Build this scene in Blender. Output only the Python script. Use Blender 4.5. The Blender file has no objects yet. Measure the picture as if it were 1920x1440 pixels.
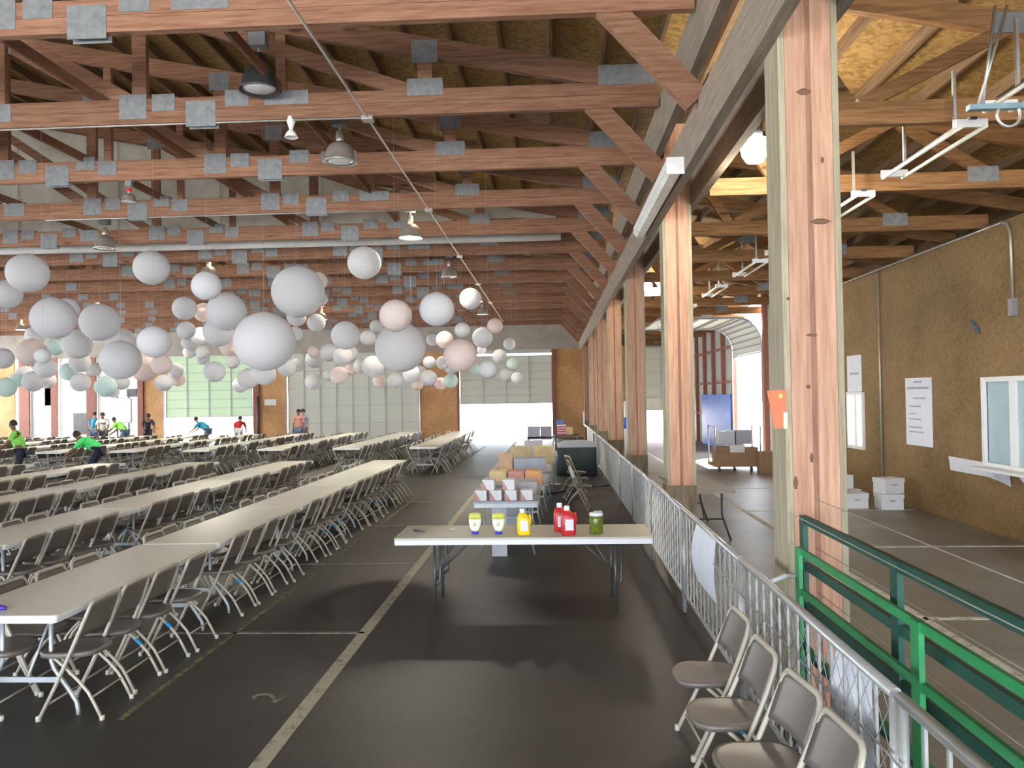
import bpy, math, random
from mathutils import Vector, Matrix
random.seed(7)
SC = bpy.context.scene
COL = SC.collection
PI = math.pi
H = 2.10                       # eye height
F = 1500.0                     # focal length in pixels of the 1920x1440 frame

# ------------------------------------------------------------------ camera
cy = Vector(((1036-960)/F, -(742-720)/F, -1)).normalized()      # hall axis (+Y) seen by the camera
up = Vector((-.017, 1, 0))
cz = (up - cy*up.dot(cy)).normalized()
cx = cy.cross(cz)
Mwc = Matrix((cx, cy, cz))     # rows: world axes in camera space -> camera-to-world rotation
EYE = Vector((0, 0, H))
cam = bpy.data.cameras.new('camera'); co = bpy.data.objects.new('camera', cam); COL.objects.link(co)
co.matrix_world = Matrix.Translation(EYE) @ Mwc.to_4x4()
cam.sensor_fit = 'HORIZONTAL'; cam.sensor_width = 36; cam.lens = 36*F/1920
cam.clip_start = .05; cam.clip_end = 500
SC.camera = co
def ray(px, py): return Mwc @ Vector(((px-960)/F, -(py-720)/F, -1))
def at(px, py, Y=None, Z=None, X=None):
    d = ray(px, py)
    t = Y/d.y if Y is not None else ((Z-H)/d.z if Z is not None else X/d.x)
    return EYE + d*t
def pix(p):
    c = Mwc.transposed() @ (Vector(p)-EYE)
    return (960 - c.x/c.z*F, 720 + c.y/c.z*F) if c.z < -.01 else None

# ------------------------------------------------------------------ materials
MATS = {}
def new_mat(name):
    m = bpy.data.materials.new(name); m.use_nodes = True
    nt = m.node_tree; b = nt.nodes['Principled BSDF']
    MATS[name] = m
    return m, nt, b
def plain(name, col, rough=.6, metal=0, noise=.12, scale=8, emit=None, estr=0, bump=0, coord='Object', spec=None):
    m, nt, b = new_mat(name)
    b.inputs['Roughness'].default_value = rough; b.inputs['Metallic'].default_value = metal
    if spec is not None: b.inputs['Specular IOR Level'].default_value = spec
    tc = nt.nodes.new('ShaderNodeTexCoord'); n = nt.nodes.new('ShaderNodeTexNoise')
    n.inputs['Scale'].default_value = scale; n.inputs['Detail'].default_value = 5
    nt.links.new(tc.outputs[coord], n.inputs['Vector'])
    r = nt.nodes.new('ShaderNodeValToRGB')
    r.color_ramp.elements[0].position = .3; r.color_ramp.elements[1].position = .7
    r.color_ramp.elements[0].color = tuple(c*(1-noise) for c in col)+(1,)
    r.color_ramp.elements[1].color = tuple(min(1, c*(1+noise)) for c in col)+(1,)
    nt.links.new(n.outputs['Fac'], r.inputs['Fac']); nt.links.new(r.outputs['Color'], b.inputs['Base Color'])
    if bump:
        bp = nt.nodes.new('ShaderNodeBump'); bp.inputs['Strength'].default_value = bump
        nt.links.new(n.outputs['Fac'], bp.inputs['Height']); nt.links.new(bp.outputs['Normal'], b.inputs['Normal'])
    if emit:
        b.inputs['Emission Color'].default_value = emit+(1,); b.inputs['Emission Strength'].default_value = estr
    return m
def wood(name, c1, c2, stretch=(1, 14, 14), scale=2.2, rough=.75, knots=True):
    """sawn timber: streaks along x of the object (stretch picks the axis), dark knots, a tint of its own per object"""
    m, nt, b = new_mat(name); N = nt.nodes; L = nt.links
    b.inputs['Roughness'].default_value = rough; b.inputs['Specular IOR Level'].default_value = .25
    tc = N.new('ShaderNodeTexCoord'); mp = N.new('ShaderNodeMapping'); mp.inputs['Scale'].default_value = stretch
    L.new(tc.outputs['Object'], mp.inputs['Vector'])
    n = N.new('ShaderNodeTexNoise'); n.inputs['Scale'].default_value = scale; n.inputs['Detail'].default_value = 6; n.inputs['Roughness'].default_value = .65
    L.new(mp.outputs['Vector'], n.inputs['Vector'])
    r = N.new('ShaderNodeValToRGB'); r.color_ramp.elements[0].position = .32; r.color_ramp.elements[1].position = .68
    r.color_ramp.elements[0].color = c1+(1,); r.color_ramp.elements[1].color = c2+(1,)
    L.new(n.outputs['Fac'], r.inputs['Fac']); out = r.outputs['Color']
    if knots:
        v = N.new('ShaderNodeTexVoronoi'); v.inputs['Scale'].default_value = 1.0
        mp2 = N.new('ShaderNodeMapping'); mp2.inputs['Scale'].default_value = tuple(.9 if s == min(stretch) else 3.6 for s in stretch)
        L.new(tc.outputs['Object'], mp2.inputs['Vector']); L.new(mp2.outputs['Vector'], v.inputs['Vector'])
        rk = N.new('ShaderNodeValToRGB'); rk.color_ramp.elements[0].position = .05; rk.color_ramp.elements[1].position = .11
        rk.color_ramp.elements[0].color = (.25, .2, .18, 1); rk.color_ramp.elements[1].color = (1, 1, 1, 1)
        L.new(v.outputs['Distance'], rk.inputs['Fac'])
        mx = N.new('ShaderNodeMixRGB'); mx.blend_type = 'MULTIPLY'; mx.inputs['Fac'].default_value = .8
        L.new(out, mx.inputs['Color1']); L.new(rk.outputs['Color'], mx.inputs['Color2']); out = mx.outputs['Color']
    oi = N.new('ShaderNodeObjectInfo'); mr = N.new('ShaderNodeMapRange')
    mr.inputs['To Min'].default_value = .82; mr.inputs['To Max'].default_value = 1.12
    L.new(oi.outputs['Random'], mr.inputs['Value'])
    hs = N.new('ShaderNodeHueSaturation'); L.new(mr.outputs['Result'], hs.inputs['Value']); L.new(out, hs.inputs['Color'])
    L.new(hs.outputs['Color'], b.inputs['Base Color'])
    bp = N.new('ShaderNodeBump'); bp.inputs['Strength'].default_value = .15
    L.new(n.outputs['Fac'], bp.inputs['Height']); L.new(bp.outputs['Normal'], b.inputs['Normal'])
    return m
def osb(name, c1, c2, c3, flake=9):
    m, nt, b = new_mat(name); N = nt.nodes; L = nt.links
    b.inputs['Roughness'].default_value = .7; b.inputs['Specular IOR Level'].default_value = .3
    tc = N.new('ShaderNodeTexCoord'); n0 = N.new('ShaderNodeTexNoise'); n0.inputs['Scale'].default_value = 5
    L.new(tc.outputs['Object'], n0.inputs['Vector'])
    mix = N.new('ShaderNodeMixRGB'); mix.inputs['Fac'].default_value = .12
    L.new(tc.outputs['Object'], mix.inputs['Color1']); L.new(n0.outputs['Color'], mix.inputs['Color2'])
    v = N.new('ShaderNodeTexVoronoi'); v.inputs['Scale'].default_value = flake
    L.new(mix.outputs['Color'], v.inputs['Vector'])
    sp = N.new('ShaderNodeSeparateColor'); L.new(v.outputs['Color'], sp.inputs['Color'])
    r = N.new('ShaderNodeValToRGB'); e = r.color_ramp.elements
    e[0].position = 0; e[0].color = c1+(1,); e[1].position = 1; e[1].color = c3+(1,)
    k = e.new(.5); k.color = c2+(1,)
    L.new(sp.outputs['Red'], r.inputs['Fac'])
    n = N.new('ShaderNodeTexNoise'); n.inputs['Scale'].default_value = .9; n.inputs['Detail'].default_value = 4
    L.new(tc.outputs['Object'], n.inputs['Vector'])
    r2 = N.new('ShaderNodeValToRGB'); r2.color_ramp.elements[0].position = .3; r2.color_ramp.elements[0].color = (.72, .7, .68, 1)
    r2.color_ramp.elements[1].position = .65; r2.color_ramp.elements[1].color = (1, 1, 1, 1)
    L.new(n.outputs['Fac'], r2.inputs['Fac'])
    mx = N.new('ShaderNodeMixRGB'); mx.blend_type = 'MULTIPLY'; mx.inputs['Fac'].default_value = 1
    L.new(r.outputs['Color'], mx.inputs['Color1']); L.new(r2.outputs['Color'], mx.inputs['Color2'])
    L.new(mx.outputs['Color'], b.inputs['Base Color'])
    return m
def ground(name, c1, c2, c3, rough=.8, big=.35, fine=30):
    m, nt, b = new_mat(name); N = nt.nodes; L = nt.links
    b.inputs['Roughness'].default_value = rough; b.inputs['Specular IOR Level'].default_value = .4
    tc = N.new('ShaderNodeTexCoord')
    n = N.new('ShaderNodeTexNoise'); n.inputs['Scale'].default_value = big; n.inputs['Detail'].default_value = 9; n.inputs['Roughness'].default_value = .62
    L.new(tc.outputs['Object'], n.inputs['Vector'])
    r = N.new('ShaderNodeValToRGB'); e = r.color_ramp.elements
    e[0].position = .33; e[0].color = c1+(1,); e[1].position = .72; e[1].color = c3+(1,); k = e.new(.5); k.color = c2+(1,)
    L.new(n.outputs['Fac'], r.inputs['Fac'])
    n2 = N.new('ShaderNodeTexNoise'); n2.inputs['Scale'].default_value = fine; n2.inputs['Detail'].default_value = 3
    L.new(tc.outputs['Object'], n2.inputs['Vector'])
    mx = N.new('ShaderNodeMixRGB'); mx.blend_type = 'OVERLAY'; mx.inputs['Fac'].default_value = .35
    L.new(r.outputs['Color'], mx.inputs['Color1']); L.new(n2.outputs['Fac'], mx.inputs['Color2'])
    L.new(mx.outputs['Color'], b.inputs['Base Color'])
    bp = N.new('ShaderNodeBump'); bp.inputs['Strength'].default_value = .12; L.new(n2.outputs['Fac'], bp.inputs['Height'])
    L.new(bp.outputs['Normal'], b.inputs['Normal'])
    return m
def trans(name, col, t=.35, rough=.8, noise=.05):
    """thin sheet that lets light through: paper, fibreglass door skin"""
    m, nt, b = new_mat(name); N = nt.nodes; L = nt.links
    d = N.new('ShaderNodeBsdfDiffuse'); tr = N.new('ShaderNodeBsdfTranslucent'); mx = N.new('ShaderNodeMixShader')
    mx.inputs['Fac'].default_value = t
    oi = N.new('ShaderNodeObjectInfo'); mr = N.new('ShaderNodeMapRange'); mr.inputs['To Min'].default_value = 1-noise; mr.inputs['To Max'].default_value = 1
    L.new(oi.outputs['Random'], mr.inputs['Value'])
    hs = N.new('ShaderNodeHueSaturation'); hs.inputs['Color'].default_value = col+(1,); L.new(mr.outputs['Result'], hs.inputs['Value'])
    L.new(hs.outputs['Color'], d.inputs['Color']); L.new(hs.outputs['Color'], tr.inputs['Color'])
    L.new(d.outputs[0], mx.inputs[1]); L.new(tr.outputs[0], mx.inputs[2])
    L.new(mx.outputs[0], N['Material Output'].inputs['Surface'])
    return m
def worn_paint(name, col, back, amount=.5):
    m, nt, b = new_mat(name); N = nt.nodes; L = nt.links
    tc = N.new('ShaderNodeTexCoord'); n = N.new('ShaderNodeTexNoise'); n.inputs['Scale'].default_value = 9; n.inputs['Detail'].default_value = 8; n.inputs['Roughness'].default_value = .75
    L.new(tc.outputs['Object'], n.inputs['Vector'])
    r = N.new('ShaderNodeValToRGB'); r.color_ramp.elements[0].position = amount-.08; r.color_ramp.elements[1].position = amount+.08
    r.color_ramp.elements[0].color = back+(1,); r.color_ramp.elements[1].color = col+(1,)
    L.new(n.outputs['Fac'], r.inputs['Fac']); L.new(r.outputs['Color'], b.inputs['Base Color'])
    b.inputs['Roughness'].default_value = .8
    return m

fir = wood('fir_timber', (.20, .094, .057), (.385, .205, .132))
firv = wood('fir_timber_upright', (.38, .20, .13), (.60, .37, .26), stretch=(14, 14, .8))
grayw = wood('treated_timber', (.24, .195, .16), (.38, .315, .26), stretch=(14, 1, 14), knots=False)
grayv = wood('treated_timber_upright', (.25, .22, .15), (.42, .37, .27), stretch=(14, 14, 1), knots=False)
kickw = wood('kick_board_wood', (.13, .10, .07), (.24, .19, .13), stretch=(8, 8, 1), knots=False)
strip_m = wood('dark_fir_strip', (.24, .12, .08), (.40, .22, .15), stretch=(14, 14, .8), knots=False)
knot_m = plain('wood_knot', (.16, .08, .05), .8)
darkfir = wood('side_bay_timber', (.17, .085, .035), (.36, .19, .085))
purl = wood('purlin_timber', (.14, .085, .05), (.27, .175, .105), stretch=(14, 1, 14), knots=False)
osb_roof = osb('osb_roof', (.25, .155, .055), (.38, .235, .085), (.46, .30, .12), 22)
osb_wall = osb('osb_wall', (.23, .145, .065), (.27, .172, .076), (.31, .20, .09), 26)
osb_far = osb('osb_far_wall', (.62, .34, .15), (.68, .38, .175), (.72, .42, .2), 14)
asphalt = ground('asphalt_floor', (.026, .0255, .023), (.038, .0365, .033), (.060, .058, .053), .5, .45)
concrete = ground('concrete_floor', (.12, .105, .086), (.185, .168, .142), (.27, .25, .22), .42, .5)
apron = ground('outside_concrete', (.6, .6, .58), (.68, .68, .66), (.75, .75, .72), .8)
lawn = ground('lawn', (.05, .25, .04), (.08, .4, .06), (.14, .5, .1), .9)
cream_paint = worn_paint('worn_cream_line', (.42, .40, .31), (.15, .145, .12), .42)
faint_paint = worn_paint('worn_thin_line', (.28, .27, .22), (.075, .072, .065), .47)
yellow_paint = worn_paint('worn_yellow_line', (.24, .225, .06), (.07, .068, .06), .53)
white_paint = worn_paint('worn_white_line', (.6, .6, .58), (.25, .24, .22), .44)
plate_m = plain('galvanised_plate', (.24, .25, .27), .5, .15, .18, 14)
tabletop_m = plain('table_plastic', (.88, .90, .83), .33, 0, .03, 30, spec=.7)
tabletop2 = plain('serving_table_plastic', (.50, .49, .42), .5, 0, .05, 30)
rim_m = plain('table_edge_plastic', (.72, .74, .78), .45, 0, .02, 20)
leg_m = plain('grey_leg_metal', (.42, .46, .48), .4, .4, .05, 20)
dark_leg = plain('dark_leg_metal', (.10, .10, .105), .4, .5, .1, 20)
taupe = plain('taupe_steel_pan', (.165, .143, .127), .38, .05, .05, 12, spec=.6)
beige_f = plain('beige_chair_frame', (.48, .44, .36), .4, .1, .05, 12)
rubber = plain('pale_rubber_foot', (.55, .53, .46), .7)
blue_tape = plain('blue_tape', (.02, .35, .75), .5)
metal_in = plain('pale_metal_panel', (.52, .53, .52), .55, .1, .06, 3)
draft_m = plain('pale_partition_board', (.80, .78, .70), .8, 0, .14, 2.4)
door_m = trans('pale_door_skin', (.62, .63, .58), .085)
rail_m = plain('door_rib', (.50, .51, .50), .6)
door_lit = trans('fibreglass_door_skin', (.66, .78, .62), .10)  # green light from the lawn is put into the skin colour
frame_m = plain('grey_door_track', (.36, .37, .42), .5, .4)
brown_m = plain('red_brown_steel', (.30, .12, .085), .6, .1, .1, 6)
paper_m = trans('lantern_paper', (.80, .80, .83), .38, noise=.06)
paper_pink = trans('lantern_paper_warm', (.88, .78, .76), .38, noise=.05)
paper_mint = trans('lantern_paper_mint', (.74, .88, .86), .38, noise=.05)
wire_m = plain('thin_wire', (.45, .45, .45), .4, .6)
galv = plain('galvanised_tube', (.50, .51, .51), .38, .55, .08, 10)
white_m = plain('white_paint', (.82, .82, .83), .5, 0, .03, 10)
conduit_m = plain('conduit_steel', (.48, .47, .44), .4, .5)
shade_m = plain('spun_aluminium_shade', (.42, .38, .34), .35, .5, .06, 8)
dshade = plain('dark_shade', (.06, .065, .075), .4, .3)
lampglow = plain('lamp_glass_lit', (.9, .9, .85), .3, emit=(1, .93, .78), estr=26)
lampglow2 = plain('jar_lamp_lit', (.9, .9, .85), .3, emit=(1, .96, .86), estr=45)
lampoff = plain('lamp_glass', (.75, .76, .8), .15, .1)
tube_m = plain('fluorescent_tube', (.82, .80, .68), .3)
green_d = plain('dark_green_paint', (.006, .062, .042), .5, .2, .15, 6)
green_l = plain('bright_green_paint', (.022, .26, .085), .35, .1, .12, 6)
paper_white = plain('white_paper', (.72, .75, .82), .7, 0, .04, 6)
ink = plain('printed_ink', (.12, .12, .14), .7)
faint_ink = plain('faint_ink', (.38, .38, .42), .7)
orange_p = plain('orange_paper', (.80, .15, .06), .6, 0, .05)
yellow_p = plain('yellow_sticker', (.85, .68, .12), .6)
carton = plain('brown_cardboard', (.30, .19, .11), .8, 0, .1, 5)
carton_w = plain('white_cardboard', (.70, .71, .73), .7, 0, .04, 5)
carton_y = plain('yellow_carton', (.66, .52, .27), .7, 0, .1, 9)
carton_o = plain('orange_carton', (.75, .40, .18), .7, 0, .1, 9)
carton_r = plain('red_carton', (.55, .27, .24), .7, 0, .1, 9)
bin_grey = plain('grey_tub_plastic', (.34, .36, .42), .5, 0, .08, 5)
rose_m = plain('dull_red_print', (.55, .28, .27), .7)
black_cloth = plain('dark_green_cloth', (.035, .055, .06), .8, 0, .2, 4)
pale_cloth = plain('pale_grey_cloth', (.50, .52, .60), .8, 0, .06, 5)
blue_tarp = plain('blue_tarp', (.06, .20, .75), .45, 0, .2, 2.5, bump=.3)
mayo_w = plain('cream_white_plastic', (.85, .84, .74), .35)
mayo_y = plain('yellow_green_label', (.62, .66, .12), .4)
cap_blue = plain('nail_strap', (.03, .05, .45), .4)
must_m = plain('mustard_yellow_plastic', (.85, .62, .02), .35, 0, .05)
ketch_m = plain('ketchup_red_plastic', (.55, .025, .03), .35, 0, .1)
cap_w = plain('white_cap', (.82, .82, .84), .4)
relish = plain('green_relish_jar', (.13, .17, .02), .2, 0, .3, 30)
glassm = plain('window_pane', (.42, .56, .60), .08, 0, .05, 3)
skin_d = plain('brown_skin', (.24, .12, .075), .55)
skin_l = plain('tan_skin', (.5, .28, .2), .55)
hair_m = plain('dark_hair', (.02, .016, .014), .6)
lime = plain('lime_shirt', (.30, .80, .12), .8)
lime2 = plain('green_shirt', (.10, .85, .22), .8)
cyan_s = plain('cyan_shirt', (.05, .38, .62), .8)
red_s = plain('red_shirt', (.62, .03, .05), .8)
pink_s = plain('coral_shirt', (.55, .25, .2), .8)
lav_s = plain('lavender_shirt', (.32, .36, .55), .8)
whit_s = plain('white_shirt', (.75, .75, .78), .8)
navy_s = plain('navy_trousers', (.025, .03, .06), .8)
denim = plain('denim_trousers', (.12, .17, .28), .8)

# ------------------------------------------------------------------ mesh helpers
class MB:
    def __init__(s): s.v = []; s.f = []; s.m = []; s.sm = []; s.mats = []; s.cur = 0; s.smooth = False
    def mat(s, m):
        if m not in s.mats: s.mats.append(m)
        s.cur = s.mats.index(m); return s
    def add(s, vs, fs, smooth=None):
        o = len(s.v); s.v += [tuple(v) for v in vs]
        for f in fs: s.f.append(tuple(i+o for i in f)); s.m.append(s.cur); s.sm.append(s.smooth if smooth is None else smooth)
        return s
    def box(s, x0, x1, y0, y1, z0, z1):
        return s.add([(x0,y0,z0),(x1,y0,z0),(x1,y1,z0),(x0,y1,z0),(x0,y0,z1),(x1,y0,z1),(x1,y1,z1),(x0,y1,z1)],
            [(0,3,2,1),(4,5,6,7),(0,1,5,4),(1,2,6,5),(2,3,7,6),(3,0,4,7)], False)
    def bar(s, p, q, w, h, side=None):
        """rectangular bar p->q; w across the 'side' direction, h across the other"""
        p = Vector(p); q = Vector(q); d = (q-p).normalized()
        sd = Vector(side) if side else (Vector((0,0,1)).cross(d) if abs(d.z) < .95 else Vector((1,0,0)))
        sd = (sd - d*sd.dot(d)).normalized(); u = d.cross(sd)
        vs = []
        for c in (p, q):
            for a, b_ in ((-1,-1),(1,-1),(1,1),(-1,1)): vs.append(c + sd*(a*w/2) + u*(b_*h/2))
        return s.add(vs, [(0,3,2,1),(4,5,6,7),(0,1,5,4),(1,2,6,5),(2,3,7,6),(3,0,4,7)], False)
    def tube(s, pts, r, n=8, cap=True, flat=1.0):
        pts = [Vector(p) for p in pts]; rings = []; prev = None; vs = []; fs = []
        for i, p in enumerate(pts):
            d = (pts[min(i+1, len(pts)-1)] - pts[max(i-1, 0)]).normalized()
            if prev is None:
                sd = d.orthogonal().normalized()
                if abs(d.y) < .9: sd = (Vector((0,1,0)) - d*d.y).normalized()
            else: sd = (prev - d*prev.dot(d)).normalized()
            prev = sd; u = d.cross(sd)
            rr = r[i] if isinstance(r, (list, tuple)) else r
            for k in range(n):
                a = 2*PI*k/n; vs.append(p + sd*(math.cos(a)*rr*flat) + u*(math.sin(a)*rr))
        for i in range(len(pts)-1):
            for k in range(n):
                k2 = (k+1) % n; fs.append((i*n+k, i*n+k2, (i+1)*n+k2, (i+1)*n+k))
        s.add(vs, fs, True)
        if cap:
            o = len(s.v)-len(vs)
            s.f.append(tuple(o+k for k in reversed(range(n)))); s.m.append(s.cur); s.sm.append(False)
            s.f.append(tuple(o+(len(pts)-1)*n+k for k in range(n))); s.m.append(s.cur); s.sm.append(False)
        return s
    def lathe(s, prof, n=20, c=(0,0,0), capb=False, capt=False):
        vs = []; fs = []
        for r, z in prof:
            for k in range(n):
                a = 2*PI*k/n; vs.append((c[0]+r*math.cos(a), c[1]+r*math.sin(a), c[2]+z))
        for i in range(len(prof)-1):
            for k in range(n):
                k2 = (k+1) % n; fs.append((i*n+k, i*n+k2, (i+1)*n+k2, (i+1)*n+k))
        if capb: fs.append(tuple(reversed(range(n))))
        if capt: fs.append(tuple((len(prof)-1)*n+k for k in range(n)))
        return s.add(vs, fs, True)
    def loft(s, secs, n=24):
        """closed body from superellipse sections (cx,cy,z,rx,ry,e)"""
        vs = []; fs = []
        for (x, y, z, rx, ry, e) in secs:
            for k in range(n):
                a = 2*PI*k/n; ca, sa = math.cos(a), math.sin(a)
                vs.append((x+rx*math.copysign(abs(ca)**(2/e), ca), y+ry*math.copysign(abs(sa)**(2/e), sa), z))
        for i in range(len(secs)-1):
            for k in range(n):
                k2 = (k+1) % n; fs.append((i*n+k, i*n+k2, (i+1)*n+k2, (i+1)*n+k))
        fs.append(tuple(reversed(range(n)))); fs.append(tuple((len(secs)-1)*n+k for k in range(n)))
        return s.add(vs, fs, True)
    def prism(s, poly, lo, hi, axis='y'):
        """polygon in (x,z) extruded in y, or in (x,y) extruded in z, or (y,z) extruded in x"""
        def P(a, b_, t): return (a, t, b_) if axis == 'y' else ((a, b_, t) if axis == 'z' else (t, a, b_))
        n = len(poly); vs = [P(a, b_, lo) for a, b_ in poly] + [P(a, b_, hi) for a, b_ in poly]
        fs = [tuple(range(n)), tuple(n+i for i in reversed(range(n)))] + [(i, n+i, n+(i+1) % n, (i+1) % n) for i in range(n)]
        return s.add(vs, fs, False)
    def mesh(s, name, mat=None):
        me = bpy.data.meshes.new(name); me.from_pydata(s.v, [], s.f)
        for m in ([mat] if mat else s.mats): me.materials.append(m)
        me.polygons.foreach_set('use_smooth', s.sm)
        if not mat: me.polygons.foreach_set('material_index', s.m)
        me.update(); return me
    def build(s, name, mat=None, parent=None, loc=(0,0,0), rz=0):
        o = bpy.data.objects.new(name, s.mesh(name, mat)); COL.objects.link(o)
        o.location = loc; o.rotation_euler = (0, 0, rz); o.parent = parent
        return o
def arc(c, r, a0, a1, n, plane='xz'):
    out = []
    for i in range(n+1):
        a = a0+(a1-a0)*i/n; u, v = r*math.cos(a), r*math.sin(a)
        out.append((c[0]+u, c[1], c[2]+v) if plane == 'xz' else ((c[0], c[1]+u, c[2]+v) if plane == 'yz' else (c[0]+u, c[1]+v, c[2])))
    return out
def tag(o, label, cat, group=None, kind=None):
    if label: o['label'] = label
    if cat: o['category'] = cat
    if group: o['group'] = group
    if kind: o['kind'] = kind
    return o
def thing(name, label, cat, loc=(0,0,0), rz=0, group=None):
    o = bpy.data.objects.new(name, None); COL.objects.link(o); o.location = loc; o.rotation_euler = (0,0,rz)
    o.empty_display_size = .1
    return tag(o, label, cat, group)
def struct(name, mb, mat=None, loc=(0,0,0), parent=None):
    o = mb.build(name, mat, parent, loc)
    if parent is None: o['kind'] = 'structure'
    return o
def dup(root, loc=None, rz=None, label=None, group=None):
    kids = list(KIDS.get(root.name) or [c for c in root.children])
    KIDS[root.name] = kids
    r = root.copy(); COL.objects.link(r)
    if loc is not None: r.location = loc
    if rz is not None: r.rotation_euler = (0, 0, rz)
    if label: r['label'] = label
    if group: r['group'] = group
    for ch in kids:
        c = ch.copy(); COL.objects.link(c); c.parent = r
        gk = KIDS.get('>'+ch.name)
        if gk is None: gk = KIDS['>'+ch.name] = list(ch.children)
        for g in gk:
            d = g.copy(); COL.objects.link(d); d.parent = c
    return r
KIDS = {}
ORD = ['first','second','third','fourth','fifth','sixth','seventh','eighth','ninth','tenth','eleventh','twelfth','thirteenth','fourteenth','fifteenth','sixteenth','seventeenth','eighteenth','nineteenth','twentieth']
ORD += ['twenty-'+o for o in ORD[:9]] + ['thirtieth'] + ['thirty-'+o for o in ORD[:9]] + ['fortieth']

# ------------------------------------------------------------------ the shell
YF = 40.2                                            # inner face of the end wall
XR = 6.4                                             # side wall
RIDGE = -13.0
def deck(x):                                         # underside of the roof sheathing
    if x > 1.3: return 6.14 - .19*(x-1.3)
    if x > RIDGE: return 6.14 + .2*(1.3-x)
    return 6.14 + .2*(1.3-RIDGE) - .2*(RIDGE-x)
Y0 = -7.0
fl = struct('floor', MB().box(-31, 1.45, Y0, YF, -.2, 0), asphalt)
fl2 = struct('floor', MB().box(1.45, 9.2, Y0, YF, -.2, 0), concrete)
# roof sheathing
c = MB()
for xa, xb, yb in ((RIDGE, 1.3, YF+.6), (1.3, 6.6, YF+.6), (-31.5, RIDGE, YF+.6), (6.6, 9.6, 23.4)):
    c.prism([(xa, deck(xa)), (xb, deck(xb)), (xb, deck(xb)+.05), (xa, deck(xa)+.05)], Y0-.5, yb)
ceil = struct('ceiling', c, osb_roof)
xs = [9.2-.61*i for i in range(66)]
for x in xs:
    z = deck(x)
    MB().box(x-.019, x+.019, Y0-.5, YF+.3 if x < 6.4 else 23.3, z-.15, z-.002).build('purlin', purl, ceil)
# end wall: pillars, header, doors
hb = 4.45
w = MB()
cols = [(-6.72, -4.75), (-15.15, -13.55), (-21.1, -19.95), (.1, 1.36)]
for a, b_ in cols: w.box(a, b_, YF, YF+.18, 0, hb)
w.box(1.36, 4.55, YF, YF+.18, 0, hb); w.box(6.3, 6.5, YF, YF+.18, 0, hb); w.box(-31, -27.9, YF, YF+.18, 0, hb)
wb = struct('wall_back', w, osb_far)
w = MB()
poly = [(-31, hb), (6.6, hb), (6.6, deck(6.6)-.01), (1.3, deck(1.3)-.01), (RIDGE, deck(RIDGE)-.01), (-31, deck(-31)-.01)]
w.prism(poly, YF, YF+.18)
struct('wall_back', w, plain('header_board', (.42, .38, .34), .8, 0, .12, 2))
w = MB()
for a, b_ in ((-15.25, -14.95), (-21.3, -21.02), (-24.0, -23.5), (-25.9, -25.55), (-27.6, -27.05), (-.02, .12), (-4.8, -4.7)):
    w.box(a, b_, YF-.12, YF, 0, hb)
struct('trim_1', w, brown_m)
def sect_door(name, x0, x1, zb, zt, mat, nv, nh, label=None, Y=YF+.05):
    """sectional overhead door: skin, stiles, rails, tracks"""
    d = MB().box(x0, x1, Y, Y+.03, zb, zt).build(name, mat); d['kind'] = 'structure'
    fr = MB(); n = max(2, nh)
    for i in range(n+1):
        z = zb + (zt-zb)*i/n; fr.box(x0, x1, Y-.025, Y-.002, z-.02, z+.02)
    fr.build('door_rail', rail_m, d)
    for i in range(nv+1):
        x = x0+(x1-x0)*i/nv; x = min(max(x, x0+.04), x1-.04)
        MB().box(x-.025, x+.025, Y-.05, Y-.026, zb, zt).build('door_stile', rail_m if mat is door_m else frame_m, d)
    for x in (x0-.05, x1+.05):
        MB().box(x-.03, x+.03, Y-.12, Y-.06, 0, zt).build('door_track', frame_m, d)
    return d
w = MB().box(-4.65, 0, YF+.02, YF+.1, 4.26, hb); struct('trim_2', w, metal_in)
sect_door('door_1', -4.65, .0, 1.75, 4.14, door_m, 4, 6)
sect_door('door_2', -13.5, -6.8, .0, hb, door_m, 8, 5)
sect_door('door_3', -19.9, -15.3, 1.3, hb, door_lit, 4, 7)
sect_door('door_4', 4.6, 6.25, 1.3, hb, door_m, 2, 5)
# pale bays beyond the people
w = MB(); w.box(-23.5, -21.3, YF+.02, YF+.1, 0, hb); w.box(-25.5, -24.0, YF+.02, YF+.1, 0, hb)
struct('wall_back', w, white_m)
w = MB(); w.box(-27.05, -26.25, YF+.02, YF+.1, 0, hb); w.box(-26.25, -25.9, YF+.02, YF+.1, 2.0, hb); w.box(-27.9, -27.6, YF+.02, YF+.1, 0, hb); w.box(-26.3, -25.9, YF+.02, YF+.1, 2.02, hb)
struct('wall_back', w, metal_in)
wd = struct('window_1', MB().box(-24.75, -24.05, YF-.04, YF+.01, .55, 1.6), plain('dark_window', (.08, .075, .07), .3, 0, .3, 3))
MB().box(-24.82, -23.98, YF-.05, YF-.0, .5, .56).build('window_sill', brown_m, wd)
# unseen left side wall; big openings placed to light the tables and far end
w = MB()
for a, b_ in ((Y0, -3), (4, 4.5), (12, 14), (20, 20.4), (26.5, 27), (33, 33.4), (39.6, YF)): w.box(-31.1, -31, a, b_, 0, 4.6)
w.box(-31.1, -31, Y0, YF, 4.6-.3, deck(-31))
struct('wall_left', w, metal_in)
w = MB(); w.prism([(-31, 4.3), (9.2, 4.3)] + [(x, deck(x)-.01) for x in (9.2, 1.3, RIDGE, -31)], Y0-.1, Y0)  # unseen end wall added to keep sky light off the near roof
w.box(-31, -16, Y0-.1, Y0, 0, 4.3); w.box(8.2, 9.2, Y0-.1, Y0, 0, 4.3); struct('wall_front_blocker', w, metal_in)
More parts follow.
